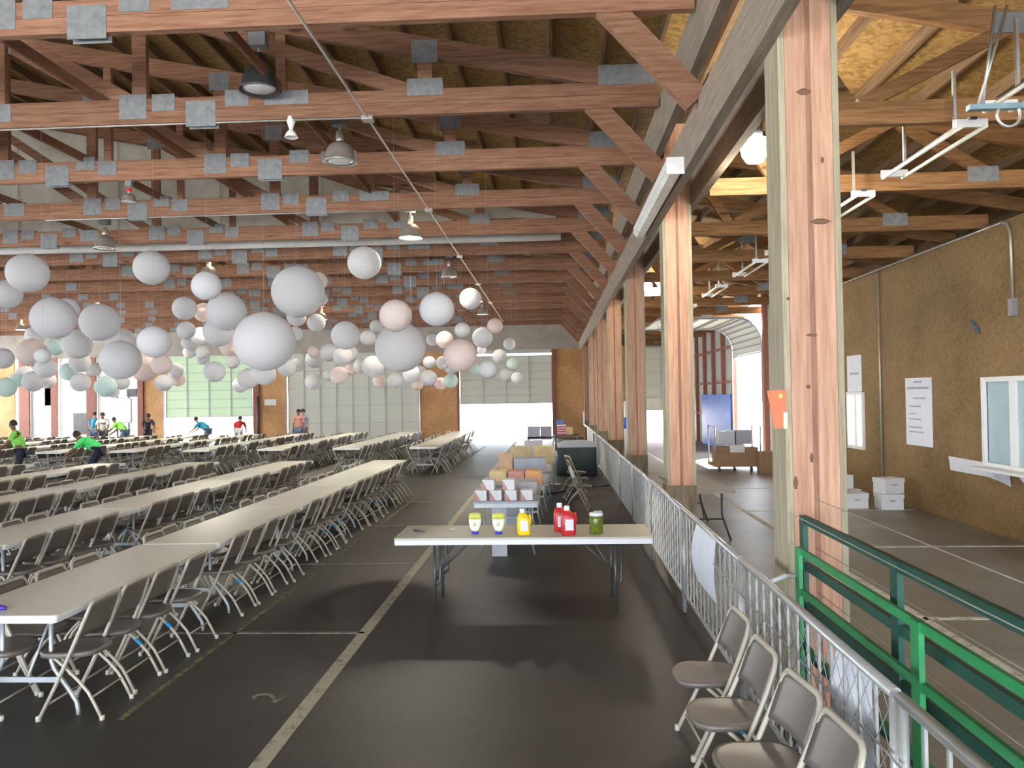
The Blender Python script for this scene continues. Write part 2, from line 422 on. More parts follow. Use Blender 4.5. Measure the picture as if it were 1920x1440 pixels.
# outer right wall, and the booth wall of strand board
w = MB(); w.box(9.2, 9.3, Y0, 23.5, 0, deck(9.2)); struct('wall_right', w, metal_in)
wy0, wy1, wt = 4.0, 22.6, 4.47
win = (9.2, 12.15, 1.02, 2.2)                        # service window
win2 = (16.85, 17.6, .95, 2.0)                       # bright small window by the post
w = MB()
def wallseg(a, b_, z0, z1): w.box(XR, XR+.1, a, b_, z0, z1)
wallseg(wy0, win[0], 0, wt); wallseg(win[0], win[1], 0, win[2]); wallseg(win[0], win[1], win[3], wt)
wallseg(win[1], win2[0], 0, wt); wallseg(win2[0], win2[1], 0, win2[2]); wallseg(win2[0], win2[1], win2[3], wt); wallseg(win2[1], wy1, 0, wt)
w.box(XR+.1, 9.2, wy1-.1, wy1, 0, wt)
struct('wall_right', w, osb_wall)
# windows
def window(n, y0, y1, z0, z1, mull):
    f = MB(); t = .07
    f.box(XR-.05, XR+.06, y0-t, y1+t, z1, z1+t); f.box(XR-.05, XR+.06, y0-t, y1+t, z0-t, z0)
    f.box(XR-.05, XR+.06, y0-t, y0, z0, z1); f.box(XR-.05, XR+.06, y1, y1+t, z0, z1)
    o = f.build('window_%d' % n, white_m); o['kind'] = 'structure'
    for y in mull: MB().box(XR-.03, XR+.04, y-.07, y+.07, z0, z1).build('mullion', white_m, o)
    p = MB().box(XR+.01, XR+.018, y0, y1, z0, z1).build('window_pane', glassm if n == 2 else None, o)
    if n != 2: p.data.materials.append(plain('emissive_pane', (.8, .9, .85), .3, emit=(.9, 1, .8), estr=1.2))  # pane is no lamp: its emission stands in for the bright view outside
    return o
wn = window(2, win[0], win[1], win[2], win[3], (11.45, 10.2))
MB().box(XR-.02, XR+.03, 9.3, 11.2, 1.66, 1.7).build('window_bar', white_m, wn)
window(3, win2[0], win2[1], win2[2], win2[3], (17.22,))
# metal side wall beyond the booth, with the opened overhead door
w = MB()
w.box(XR, XR+.06, 28.2, YF, 0, deck(XR)-.02); w.box(XR, XR+.06, 22.6, 24.2, 0, deck(XR)-.02); w.box(XR, XR+.06, 24.2, 28.2, 4.9, deck(XR)-.02)
sw = struct('wall_right', w, metal_in)
for y in (24.1, 28.3, 30.0, 31.8, 33.6, 35.4, 37.2): MB().box(XR-.14, XR-.001, y-.09, y+.09, 0, 5.3).build('wall_stud', brown_m, sw)
for z in (1.25, 2.5, 3.75): MB().box(XR-.07, XR-.001, 28.2, YF, z-.05, z+.05).build('wall_girt', brown_m, sw)
# sectional door rolled overhead: hanging section, curve, flat run
d = MB(); prof = [(XR-.12, 3.35), (XR-.12, 3.6)] + [(XR-.12-.75+.75*math.cos(a), 3.6+.75*math.sin(a)) for a in [PI/2*i/6 for i in range(1, 7)]] + [(3.2, 4.35)]
poly = prof + [(x-.0 if i == len(prof)-1 else x+.03, z+.04) for i, (x, z) in reversed(list(enumerate(prof)))]
vs = []; 
for y in (24.3, 28.1):
    for x, z in prof: vs.append((x, y, z))
    for x, z in prof: vs.append((x+.03, y, z+.04))
n = len(prof); fs = []
for i in range(n-1):
    fs += [(i, i+1, 2*n+i+1, 2*n+i), (n+i, 3*n+i, 3*n+i+1, n+i+1), (i, n+i, n+i+1, i+1), (2*n+i, 2*n+i+1, 3*n+i+1, 3*n+i)]
fs += [(0, 2*n, 3*n, n), (n-1, 2*n-1, 4*n-1, 3*n-1)]
d5 = d.add(vs, fs, False).build('door_5', door_m); d5['kind'] = 'structure'
for i in range(n):
    if i in (0, 1, 4, n-1) or True:
        x, z = prof[i]; MB().box(x-.03, x+.01, 24.3, 28.1, z-.05, z-.01).build('door_rail', frame_m, d5)
for x in (5.0, 4.4, 3.8): MB().box(x-.02, x+.02, 24.3, 28.1, 4.28, 4.345).build('door_rail', frame_m, d5)
for y in (24.22, 28.18): MB().tube([(x-.02, y, z-.02) for x, z in [(XR-.12, .2)]+prof], .025, 6).build('door_track', frame_m, d5)
# pale draft partition hung from the roof behind the fifth truss, with the rolled hem along its foot
YD = 18.3
poly = [(-30.8, 5.86), (.15, 5.86)] + [(x, deck(x)-.16) for x in (.15, RIDGE, -30.8)]
pt = struct('wall_partition', MB().prism(poly, YD, YD+.02), draft_m)
for x in [-.4-2.44*i for i in range(13)]:
    MB().box(x-.03, x+.03, YD-.03, YD-.001, 5.86, deck(x)-.18).build('wall_batten', draft_m, pt)
tag(MB().mat(white_m).tube([(-30.8, YD, 5.75), (.25, YD, 5.75)], .10, 12).build('white_duct'), 'long white round duct running across under the pale roof partition', 'duct')
# ground outside
struct('ground', MB().box(-140, 140, YF+.18, 240, -.25, -.02).box(9.3, 140, -60, YF+.18, -.25, -.02).box(-140, -31.1, -60, YF+.18, -.25, -.02).box(-31.1, 9.3, -60, Y0, -.25, -.02), apron)
tag(MB().box(-60, -22, 60, 78, -.02, .03).build('lawn', lawn), 'strip of green lawn outside beyond the lit door', 'lawn', kind='stuff')
# painted lines on the floor
def line(p, q, w_, m, name='painted_line', par=None):
    MB().bar((p[0], p[1], .002), (q[0], q[1], .002), w_, .004, side=(q[1]-p[1], p[0]-q[0], 0)).build(name, m, par or fl)
line((-1.72, Y0), (-1.72, 37), .105, cream_paint)
for y in (7.13, 10.1, 13.1, 16.1): line((-5, y), (-1.72, y), .05, faint_paint)
line((-2.90, 5.2), (-2.90, 34), .045, yellow_paint)
line((3.36, 3), (3.36, 38), .09, white_paint, par=fl2)
for y in (7.55, 11.0, 14.4, 17.8): line((3.36, y), (6.3, y), .08, white_paint, par=fl2)
cu = bpy.data.curves.new('painted_number', 'FONT'); cu.body = '2'; cu.size = .34; cu.extrude = .001; cu.align_x = 'CENTER'
p_ = at(528, 1312, Z=0)
nb = bpy.data.objects.new('painted_number', cu); COL.objects.link(nb); nb.location = (p_.x, p_.y, .003); nb.rotation_euler = (0, 0, 1.2); nb.parent = fl
cu.materials.append(faint_paint)

# ------------------------------------------------------------------ roof trusses over the hall
TS = 2.44
TY = [4.86+TS*i for i in range(-3, 15)]
def make_truss():
    t = thing('roof_truss', None, 'truss')
    L = -30.8
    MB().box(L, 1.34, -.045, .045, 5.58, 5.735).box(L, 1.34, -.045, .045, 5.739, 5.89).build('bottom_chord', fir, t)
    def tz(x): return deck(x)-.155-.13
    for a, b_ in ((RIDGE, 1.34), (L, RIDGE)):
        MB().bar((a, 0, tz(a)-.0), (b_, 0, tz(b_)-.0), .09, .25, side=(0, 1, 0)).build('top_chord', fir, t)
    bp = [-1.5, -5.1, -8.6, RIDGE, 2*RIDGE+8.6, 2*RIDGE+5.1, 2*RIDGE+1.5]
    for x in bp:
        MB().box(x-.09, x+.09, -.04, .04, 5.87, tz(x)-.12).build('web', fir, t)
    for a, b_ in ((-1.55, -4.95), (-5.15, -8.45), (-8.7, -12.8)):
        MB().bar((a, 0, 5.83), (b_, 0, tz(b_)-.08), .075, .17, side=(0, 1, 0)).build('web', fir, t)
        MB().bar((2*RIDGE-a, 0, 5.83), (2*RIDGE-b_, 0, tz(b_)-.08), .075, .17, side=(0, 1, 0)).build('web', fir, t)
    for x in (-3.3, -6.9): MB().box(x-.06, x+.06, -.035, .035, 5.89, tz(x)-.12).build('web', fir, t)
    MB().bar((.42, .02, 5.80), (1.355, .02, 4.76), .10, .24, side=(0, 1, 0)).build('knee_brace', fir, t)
    pl = [(-5.35, -5.0, 5.64, 5.95), (-4.93, -4.64, 5.73, 5.94), (-4.5, -4.12, 5.52, 5.84), (-4.0, -3.7, 5.76, 5.96), (-3.5, -2.95, 5.76, 5.93),
          (-1.72, -1.28, 5.81, 6.02), (.62, 1.3, 5.86, 6.10)]
    for dx in (-3.4, -6.7): pl += [(a+dx, b_+dx, z0, z1) for a, b_, z0, z1 in pl[:4]]
    pl += [(-7.05, -6.75, 5.66, 5.88), (-10.3, -9.9, 5.66, 5.9)]
    for a in (-15.2, -16.3, -17.6, -19.0, -20.8, -22.2): pl.append((a, a+.34, 5.6+random.random()*.12, 5.86+random.random()*.1))
    for a, b_, z0, z1 in pl:
        MB().box(a, b_, -.052, -.046, z0, z1).box(a, b_, .046, .052, z0, z1).build('gusset_plate', plate_m, t)
    for x in (-1.5, -5.1, -8.6): MB().box(x-.16, x+.16, -.052, -.046, tz(x)-.2, tz(x)+.08).build('gusset_plate', plate_m, t)
    return t
tr0 = make_truss()
for k, y in enumerate(TY[4:]):
    lb = 'fir roof truss with grey joint plates and knee brace, %s from the front' % ORD[k]
    if k == 0: tr0.location = (0, y, 0); tr0['label'] = lb; tr0['group'] = 'roof trusses over the hall'
    else: dup(tr0, (0, y, 0), label=lb, group='roof trusses over the hall')
# long bracing along the hall on the bottom chords
for k, x in enumerate((-3.3, -5.68, -7.3, -10.2, -14.5, -18.5, -22.5)):
    o = MB().box(x-.02, x+.02, TY[3], TY[-1], 5.891, 6.02).build('lateral_brace', fir)
    tag(o, 'long thin timber brace lying on the truss chords, %s from the posts' % ORD[k], 'brace', 'long braces on the trusses')
# side-bay trusses
def make_side(xe=6.48, xt=7.2):
    t = thing('side_truss', None, 'truss')
    MB().box(1.93, xe, -.045, .045, 4.475, 4.68).build('bottom_chord', darkfir, t)
    def tz(x): return deck(x)-.155-.1
    MB().bar((1.93, 0, tz(1.93)), (xt, 0, tz(xt)), .09, .2, side=(0, 1, 0)).build('top_chord', darkfir, t)
    for a, b_ in ((2.7, 2.05), (2.8, 4.1), (5.2, 4.2)):
        MB().bar((a, 0, 4.66), (b_, 0, tz(b_)-.05), .07, .13, side=(0, 1, 0)).build('web', darkfir, t)
    for a, z in ((4.95, 4.55), (3.95, 5.25)): MB().box(a, a+.36, -.052, -.046, z, z+.18).build('gusset_plate', plate_m, t)
    return t
st = make_side(); st2 = make_side(6.398, 6.2)
for i, y in enumerate(TY[3:]):
    lb = 'low timber truss spanning the side bay, %s from the front' % ORD[i]
    if i == 0: st.location = (0, y, 0); st['label'] = lb; st['group'] = 'side bay trusses'
    elif y > 22.5:
        if not st2.get('label'): st2.location = (0, y, 0); st2['label'] = lb; st2['group'] = 'side bay trusses'
        else: dup(st2, (0, y, 0), label=lb)
    else: dup(st, (0, y, 0), label=lb, group='side bay trusses')
# carrier beams
tag(MB().box(1.36, 1.452, -4, 39.9, 4.33, 4.78).build('timber_beam', grayw), 'lower grey timber beam running along the hall face of the posts', 'beam')
tag(MB().box(1.36, 1.452, -4, 39.9, 5.16, 5.70).build('timber_beam', grayw), 'upper grey timber beam carrying the truss ends above the posts', 'beam')
tag(MB().box(1.829, 1.92, -4, 39.9, 4.53, 4.999).build('timber_beam', grayw), 'grey timber beam on the side-bay face of the posts', 'beam')
# posts
PS = 5.3; PY = [5.1+PS*i for i in range(0, 7)]
def make_post():
    t = thing('timber_post', None, 'post')
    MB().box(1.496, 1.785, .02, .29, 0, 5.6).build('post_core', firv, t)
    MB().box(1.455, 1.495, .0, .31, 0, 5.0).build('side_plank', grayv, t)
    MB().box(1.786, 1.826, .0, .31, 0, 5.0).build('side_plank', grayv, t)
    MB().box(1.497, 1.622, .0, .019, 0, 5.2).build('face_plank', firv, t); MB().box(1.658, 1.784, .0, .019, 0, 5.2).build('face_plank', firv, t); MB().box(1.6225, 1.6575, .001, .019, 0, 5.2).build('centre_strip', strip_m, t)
    return t
po = make_post()
for i, y in enumerate(PY):
    k = i
    lb = 'fir post with grey side planks, %s from the front' % ORD[k]
    if i == 0: r = po; po.location = (0, y, 0); po['label'] = lb; po['group'] = 'hall posts'; KIDS[po.name] = list(po.children)
    else: r = dup(po, (0, y, 0), label=lb, group='hall posts')
    if k == 0:
        for px_, py_, w_, h_ in ((1507, 172, .05, .02), (1538, 415, .07, .018), (1522, 628, .04, .009), (1516, 725, .016, .012), (1522, 858, .012, .03), (1478, 560, .012, .01), (1542, 300, .012, .02), (1492, 905, .016, .04)):
            q = at(px_, py_, Y=5.098); MB().loft([(0, 0, -h_, w_*.4, .0012, 2), (0, 0, 0, w_, .0015, 2), (0, 0, h_, w_*.3, .0012, 2)], 12).build('knot', knot_m, r, (q.x, -.0016, q.z))
    if k >= 1: MB().box(1.452, 1.83, -.016, -.001, 0, .92).box(1.438, 1.4515, -.016, .32, 0, .92).build('kick_board', kickw, r)

# ------------------------------------------------------------------ ceiling electrics
tag(MB().tube([(-2.22, y, 5.560) for y in (0, 10, 20, 30, 37)], .014, 6).build('conduit', conduit_m), 'thin straight conduit running the length of the hall under the trusses', 'conduit')
for i, y in enumerate(TY[4:15]):
    if i % 2 == 1: tag(MB().box(-2.29, -2.15, y-.07, y+.07, 5.535, 5.579).build('junction_box', conduit_m), 'small steel junction box on the long conduit, %s from the front' % ORD[i//2], 'electrical box', 'boxes on the long conduit')
tag(MB().tube([(-9.5, TY[5]-.03, 5.567), (-2.3, TY[5]-.03, 5.567)], .012, 6).build('conduit', conduit_m), 'thin conduit running across under the second roof truss', 'conduit')
tag(MB().tube([(-9.5, TY[7]-.03, 5.567), (-2.3, TY[7]-.03, 5.567)], .012, 6).build('conduit', conduit_m), 'thin conduit running across under the fourth roof truss', 'conduit')
def make_pendant(lit, shade=None):
    t = thing('pendant_lamp', None, 'lamp')
    sh = shade or shade_m
    prof = [(.045, .29), (.10, .275), (.155, .235), (.19, .17), (.205, .09), (.212, .035), (.24, 0), (.232, 0), (.203, .035), (.18, .165), (.1, .26), (.045, .27)]
    MB().lathe(prof, 22).build('lamp_shade', sh, t)
    MB().lathe([(0.001, .0), (.12, .002), (.195, .02), (.2, .05), (.1, .06), (.001, .06)], 18).build('lens', lampglow if lit else lampoff, t)
    MB().lathe([(.05, .30), (.06, .34), (.05, .44), (.02, .46)], 12, capt=True).build('socket', sh, t)
    MB().box(-.1, .1, -.07, .07, .52, .68).build('ballast_box', plate_m, t)
    MB().tube([(0, 0, .44), (0, 0, .54)], .012, 6).build('stem', conduit_m, t)
    return t
pend = {True: make_pendant(True), False: make_pendant(False), 'd': make_pendant(False, dshade)}
used = set()
lamps = [(-2.95, 11.1, 0, 5.15, 'unlit dome lamp hanging nearest the long conduit near the front'),]
LP = [(at(638, 305, Y=11.1), 0, 'unlit aluminium dome pendant beside the long conduit, hung from the third truss'),
      (at(770, 447, Y=15.6), 1, 'glowing dome pendant beside the long conduit above the round white lanterns'),
      (at(843, 520, Y=21.6), 0, 'small unlit dome pendant beside the long conduit over the rear tables'),
      (at(893, 566, Y=27), 1, 'glowing dome pendant beside the conduit partly behind a white lantern'),
      (at(905, 590, Y=31.5), 0, 'tiny unlit dome pendant at the far end of the conduit'),
      (at(242, 380, Y=12.0), 0, 'dome pendant with red collar hung on a long rod under the second truss'),
      (at(486, 170, Y=9.3), 'd', 'dark dome pendant tucked up between the first and second trusses'),
      (at(197, 467, Y=16.4), 0, 'unlit dome pendant in front of the white duct'),
      (at(392, 520, Y=20.5), 1, 'glowing dome pendant half hidden by a lantern behind the white duct'),
      (at(603, 600, Y=30.5), 1, 'small glowing dome pendant beside the big high lantern'),
      (at(40, 619, Y=33.5), 1, 'small glowing dome pendant near the dark corner over the far tables'),
      (at(182, 583, Y=27.0), 1, 'small glowing dome pendant above the pair of medium lanterns'),
      (at(168, 640, Y=30), 1, 'glowing dome pendant low between two lanterns over the lime-shirted worker')]
for p, kind, lb in LP:
    kind = True if kind == 1 else (False if kind == 0 else 'd')
    src = pend[kind]
    if kind not in used: used.add(kind); r = src; src.location = p; KIDS[src.name] = list(src.children)
    else: r = dup(src, p)
    tag(r, lb, 'lamp', 'dome pendants')
    zc = 5.58
    if p.z+.68 < zc: MB().tube([(0, 0, .68), (0, 0, (zc+.3-p.z)*2 if 'red collar' in lb else zc-p.z)], .016, 6).build('hanging_rod', conduit_m, r)
    if 'red collar' in lb: r.scale = (.5,)*3
    if 'red collar' in lb: MB().lathe([(.07, .33), (.075, .36), (.075, .42), (.06, .44)], 12).build('collar', red_s, r)
    if kind is True:
        l = bpy.data.lights.new('pendant_light', 'SPOT'); l.energy = 260; l.spot_size = 2.6; l.color = (1, .9, .72); l.shadow_soft_size = .18
        lo = bpy.data.objects.new('pendant_light', l); COL.objects.link(lo); lo.parent = r; lo.location = (0, 0, -.02)
        l = bpy.data.lights.new('uplight', 'POINT'); l.energy = 4; l.color = (1, .8, .5); l.shadow_soft_size = .05
        lo = bpy.data.objects.new('uplight', l); COL.objects.link(lo); lo.parent = r; lo.location = (.16, -.05, .42)
# small spun lamp head hanging under the second truss
t = thing('downlight', 'small white lamp head on a short stem under the second truss', 'lamp', at(546, 258, Y=TY[5]))
MB().lathe([(.03, .09), (.05, .07), (.085, 0), (.08, 0), (.03, .06)], 14).build('lamp_shade', white_m, t)
MB().lathe([(.02, .09), (.03, .13), (.055, .2), (.05, .26)], 12, capt=True).build('socket', white_m, t)
# jar lamps in the side bay
for k, (px, py, Y, r_, lb) in enumerate(((1415, 282, 8.6, .145, 'brightly lit jar lamp hanging beside the first post'), (1214, 538, 19.3, .11, 'lit jar lamp seen between the second and third posts'))):
    p = at(px, py, Y=Y); t = thing('jar_lamp', lb, 'lamp', p, group='lit jar lamps')
    MB().lathe([(.02, -r_*.9), (r_*.6, -r_*.85), (r_*.9, -r_*.4), (r_*1.08, r_*.4), (r_*1.0, r_*.75), (r_*.5, r_*.9)], 18, capb=True).build('glass_jar', lampglow2, t)
    MB().lathe([(r_*.55, r_*.85), (r_*.6, r_*1.2), (r_*.4, r_*1.7)], 14, capt=True).build('socket', dshade, t)
    MB().tube([(0, 0, r_*1.6), (0, 0, deck(p.x)-.16-p.z)], .014, 6).build('stem', conduit_m, t)
    l = bpy.data.lights.new('jar_light', 'POINT'); l.energy = 24 if k == 0 else 30; l.color = (1, .88, .66); l.shadow_soft_size = .15
    lo = bpy.data.objects.new('jar_light', l); COL.objects.link(lo); lo.parent = t; lo.location = (0, -.0, -r_-.12)
    lo2 = bpy.data.objects.new('jar_light', l); COL.objects.link(lo2); lo2.parent = t; lo2.location = (r_+.12, .0, 0)
# strip light on the lower beam
t = thing('strip_light', 'white enclosed strip light fixed along the hall face of the lower beam', 'light fixture', (1.274, 8.1, 4.42))
MB().mat(white_m).box(-.085, .085, 0, 3.3, -.05, .05).build('housing', None, t)
MB().prism([(-.08, -.051), (.08, -.051), (.05, -.10), (-.05, -.10)], .03, 3.27).build('diffuser', plain('strip_diffuser', (.8, .85, .82), .4), t)
MB().box(-.09, .09, -.02, -.001, -.11, .06).build('end_cap', white_m, t)
# bare fluorescent battens in the side bay
ft = None
for k, y in enumerate((4.9, 6.85, 9.2, 11.4, 13.7, 16.8, 20.4, 24.6)):
    lb = 'unlit twin fluorescent tubes hung in the side bay, %s from the front' % ORD[k]
    if ft is None:
        ft = thing('fluorescent_fixture', lb, 'light fixture', (3.56, y, 4.30), group='twin tube fixtures in the side bay')
        for s_ in (-.1, .1): MB().tube([(s_, 0, 0), (s_, 1.6, 0)], .019, 8).build('tube', tube_m, ft)
        MB().box(-.03, .03, .0, 1.6, .06, .08).build('batten', dshade, ft)
        for yy in (.04, 1.56): MB().box(-.13, .13, yy-.015, yy+.015, .0, .07).build('socket', white_m, ft)
        MB().box(-.012, .012, .3, .33, .08, .6).build('bracket', conduit_m, ft); MB().box(-.012, .012, 1.3, 1.33, .08, .6).build('bracket', conduit_m, ft)
    else: dup(ft, (3.56, y, 4.30), label=lb)
# hanging steel channel with a coil of cable
p = at(1830, 202, Y=6.2)
t = thing('hanging_channel', 'blue-grey steel channel hung on two rods with cable coiled round it', 'channel', p)
MB().box(-.06, .7, -.03, .03, -.02, .02).build('channel_bar', plain('blue_grey_steel', (.25, .36, .42), .4, .5), t)
for a, b_ in (((.02, 0, .02), (.25, 0, 5.0-p.z)), ((.05, 0, .02), (.16, 0, 5.0-p.z))): MB().tube([a, b_], .012, 6).build('hanging_rod', conduit_m, t)
MB().tube([(.24+.085*math.sin(a), .0, -.06-.09*math.cos(a)) for a in [2*PI*i/20-2.6 for i in range(18)]], .012, 6).build('cable_coil', conduit_m, t)

# ------------------------------------------------------------------ folding tables
def roundrect(x0, x1, y0, y1, r, n=5):
    pts = []
    for cx_, cy_, a0 in ((x1-r, y1-r, 0), (x0+r, y1-r, PI/2), (x0+r, y0+r, PI), (x1-r, y0+r, 3*PI/2)):
        pts += [(cx_+r*math.cos(a0+PI/2*i/n), cy_+r*math.sin(a0+PI/2*i/n)) for i in range(n+1)]
    return pts
TL, TW = 2.49, .76
def make_table():
    """long axis along y, origin at the near end, middle, on the floor"""
    t = thing('folding_table', None, 'table')
    MB().prism(roundrect(-TW/2, TW/2, 0, TL, .03), .715, .74, 'z').build('tabletop', tabletop_m, t)
    MB().prism(roundrect(-TW/2+.002, TW/2-.002, .002, TL-.002, .03), .69, .7149, 'z').build('table_edge', rim_m, t)
    for e in (0, 1):
        y = .28 if e == 0 else TL-.28; s_ = 1
        for sx in (-1, 1):
            MB().tube([(sx*.17, y, .69), (sx*.17, y, .36), (sx*.19, y, .31), (sx*.31, y, .14), (sx*.345, y, .085), (sx*.355, y, .03), (sx*.355, y, 0)], .015, 8).build('leg', leg_m, t)
        MB().bar((-.225, y, .235), (.225, y, .235), .02, .035, side=(0, 1, 0)).build('crossbar', leg_m, t)
        MB().tube([(0, y, .235), (0, y+(.35 if e == 0 else -.35), .69)], .01, 6).build('brace', leg_m, t)
    return t
ROWX = [-3.59-2.13*i for i in range(10)]
tab0 = None; first = True
tables = []
for r_, x in enumerate(ROWX):
    for blk, (ys, nt_) in enumerate(((5.0, 5), (21.9, 4))):
        if blk == 0 and r_ > 5: continue
        for k in range(nt_):
            y = ys + 2.52*k
            q = pix((x+.4, y+TL, .74))
            if q is None or q[0] < -10: continue
            tables.append((r_, blk, k, x, y))
proto = make_table(); KIDS[proto.name] = list(proto.children)
for i, (r_, blk, k, x, y) in enumerate(tables):
    if r_ == 0 and blk == 0: jx = 0
    else: jx = random.uniform(-.008, .008)
    lb = ('white folding table in the front block, %s row from the aisle, %s along' if blk == 0 else 'white folding table in the rear block, %s row from the aisle, %s along') % (ORD[r_], ORD[k])
    if i == 0: o = proto; proto.location = (x, y, 0)
    else: o = dup(proto, (x+jx, y, 0))
    tag(o, lb, 'table', 'banquet tables in long rows')

# ------------------------------------------------------------------ folding chairs
# local frame: the sitter faces -x, width along y, origin on the floor
def upright_pts(sy):
    return [(-.215, sy*.215, 0), (-.10, sy*.212, .225), (.0, sy*.21, .44), (.07, sy*.205, .60), (.11, sy*.195, .70)]
def chair_parts():
    P = []
    b_ = MB()                                                     # back frame: one tube, foot - top - foot
    corner = [(.124, .185, .745), (.13, .165, .768), (.132, .14, .775)]
    b_.tube(upright_pts(1)+corner+[(a, -c, d) for a, c, d in reversed(corner)]+list(reversed(upright_pts(-1))), .0125, 8, flat=1.35)
    P.append(('back_frame', b_, beige_f))
    bk = MB()                                                     # curved steel back panel, rounded top corners
    n = 10; rows = 7; vs = []; fs = []
    for j in range(rows+1):
        v = j/rows; z = .545+.225*v; xx = .045+.085*v
        hw = .192 if v < .75 else .192-.035*((v-.75)/.25)**2
        for i in range(n+1):
            u = -1+2*i/n; vs.append((xx+.022*(1-u*u), u*hw, z + (0.0 if v < .99 else -.012*u*u)))
    for j in range(rows):
        for i in range(n): a = j*(n+1)+i; fs.append((a, a+1, a+n+2, a+n+1))
    m_ = len(vs); vs2 = vs+[(x-.006, y, z) for x, y, z in vs]; fs2 = fs+[tuple(m_+i for i in reversed(f)) for f in fs]
    rim = [i for i in range(n+1)]+[j*(n+1)+n for j in range(1, rows+1)]+[rows*(n+1)+i for i in range(n-1, -1, -1)]+[j*(n+1) for j in range(rows-1, 0, -1)]
    for i in range(len(rim)): a, c = rim[i], rim[(i+1) % len(rim)]; fs2.append((a, m_+a, m_+c, c))
    bk.add(vs2, fs2, True); P.append(('backrest', bk, taupe))
    st_ = MB(); pts = []                                          # pressed seat pan with a rolled rim
    for i in range(28):
        a = 2*PI*i/28; ca, sa = math.cos(a), math.sin(a)
        e = 2.9; xx = .20*math.copysign(abs(ca)**(2/e), ca); yy = .195*math.copysign(abs(sa)**(2/e), sa)
        if xx < 0: yy *= 1.0
        else: yy *= .93
        pts.append((xx-.075, yy))
    vs = []; fs = []
    rings = ((1.0, .405), (1.02, .425), (.985, .44), (.90, .437), (.6, .427), (.25, .423))
    for s_, z in rings:
        for x, y in pts: vs.append(((x+.075)*s_-.075, y*s_, z-(.012*max(0, -(x+.075)/.2)**2 if s_ > .8 else 0)))
    for j in range(len(rings)-1):
        for i in range(28): k = (i+1) % 28; fs.append((j*28+i, j*28+k, (j+1)*28+k, (j+1)*28+i))
    fs.append(tuple((len(rings)-1)*28+i for i in range(28))); fs.append(tuple(reversed(range(28))))
    st_.add(vs, fs, True); P.append(('seat', st_, taupe))
    for sy in (-1, 1):                                            # rear legs, bent near the floor
        P.append(('leg', MB().tube([(-.12, sy*.185, .405), (-.05, sy*.185, .345), (.05, sy*.187, .25), (.11, sy*.188, .18), (.155, sy*.189, .10), (.205, sy*.19, .0)], .011, 7), beige_f))
    P.append(('stretcher', MB().tube([(-.165, -.215, .10), (-.165, .215, .10)], .007, 6), beige_f))
    P.append(('stretcher', MB().tube([(.13, -.188, .145), (.13, .188, .145)], .007, 6), beige_f))
    return P
CP = chair_parts()
cproto = thing('folding_chair', None, 'chair')
for nm, mb, m in CP:
    o = mb.build(nm, m, cproto)
    if nm == 'back_frame':
        for sy in (1, -1): MB().lathe([(.017, 0), (.018, .03), (.014, .034)], 10, (-.213, sy*.215, 0), True, True).build('foot_cap', rubber, o)
    if nm == 'leg':
        sy = -1 if mb.v[0][1] < 0 else 1
        MB().lathe([(.016, 0), (.017, .028), (.012, .03)], 10, (.204, sy*.19, 0), True, True).build('foot_cap', rubber, o)
KIDS[cproto.name] = list(cproto.children)
tp = MB().tube([(.02, .187, .28), (.06, .188, .24)], .0135, 8).mesh('tape', blue_tape)
def lowpoly(lod):
    """one mesh for a chair far off"""
    b_ = MB(); b_.mat(taupe)
    vs = [(-.27, -.18, .40), (.11, -.17, .41), (.11, .17, .41), (-.27, .18, .40), (-.27, -.18, .44), (.11, -.17, .435), (.11, .17, .435), (-.27, .18, .44)]
    b_.add(vs, [(0,3,2,1),(4,5,6,7),(0,1,5,4),(1,2,6,5),(2,3,7,6),(3,0,4,7)], False)
    b_.prism([(-.19, .545), (.19, .545), (.19, .72), (.15, .775), (-.15, .775), (-.19, .72)], 0, .008, 'x')
    o = len(b_.v)-12
    for i in range(o, o+12): x, y, z = b_.v[i]; b_.v[i] = (x+.06+.08*(z-.545)/.23, y, z)
    b_.mat(beige_f)
    n = 5 if lod == 0 else 4
    for sy in (-1, 1):
        b_.tube([(-.215, sy*.215, 0), (.0, sy*.21, .44), (.115, sy*.195, .72), (.135, sy*.15, .78)], .0135, n)
        b_.tube([(-.12, sy*.185, .405), (.05, sy*.187, .25), (.11, sy*.188, .18), (.205, sy*.19, .0)], .0115, n)
    b_.tube([(.135, -.15, .78), (.135, .15, .78)], .0135, n)
    return b_
farmesh = lowpoly(0)
far_me = farmesh.mesh('folding_chair')
chairs = []
cnt = {}
for (r_, blk, k, x, y) in tables:
    for side in (1, -1):
        for j, off in enumerate((.37, .82, 1.28, 1.77)):
            yy = y+off+random.uniform(-.03, .03); xx = x+side*(TW/2+random.uniform(-.06, .0))
            rz = (0 if side == 1 else PI)+random.uniform(-.06, .06)
            if blk == 1 and random.random() < .12: xx += side*random.uniform(.05, .25); rz += random.uniform(-.25, .25)
            key = (r_, blk, side); cnt[key] = cnt.get(key, 0)+1
            q = pix((xx, yy, .5))
            if q is None or q[0] < -40: continue
            chairs.append((yy-abs(xx)*.0, xx, yy, rz, r_, blk, side, cnt[key]-1))
chairs.sort(key=lambda c: c[0])
first = True
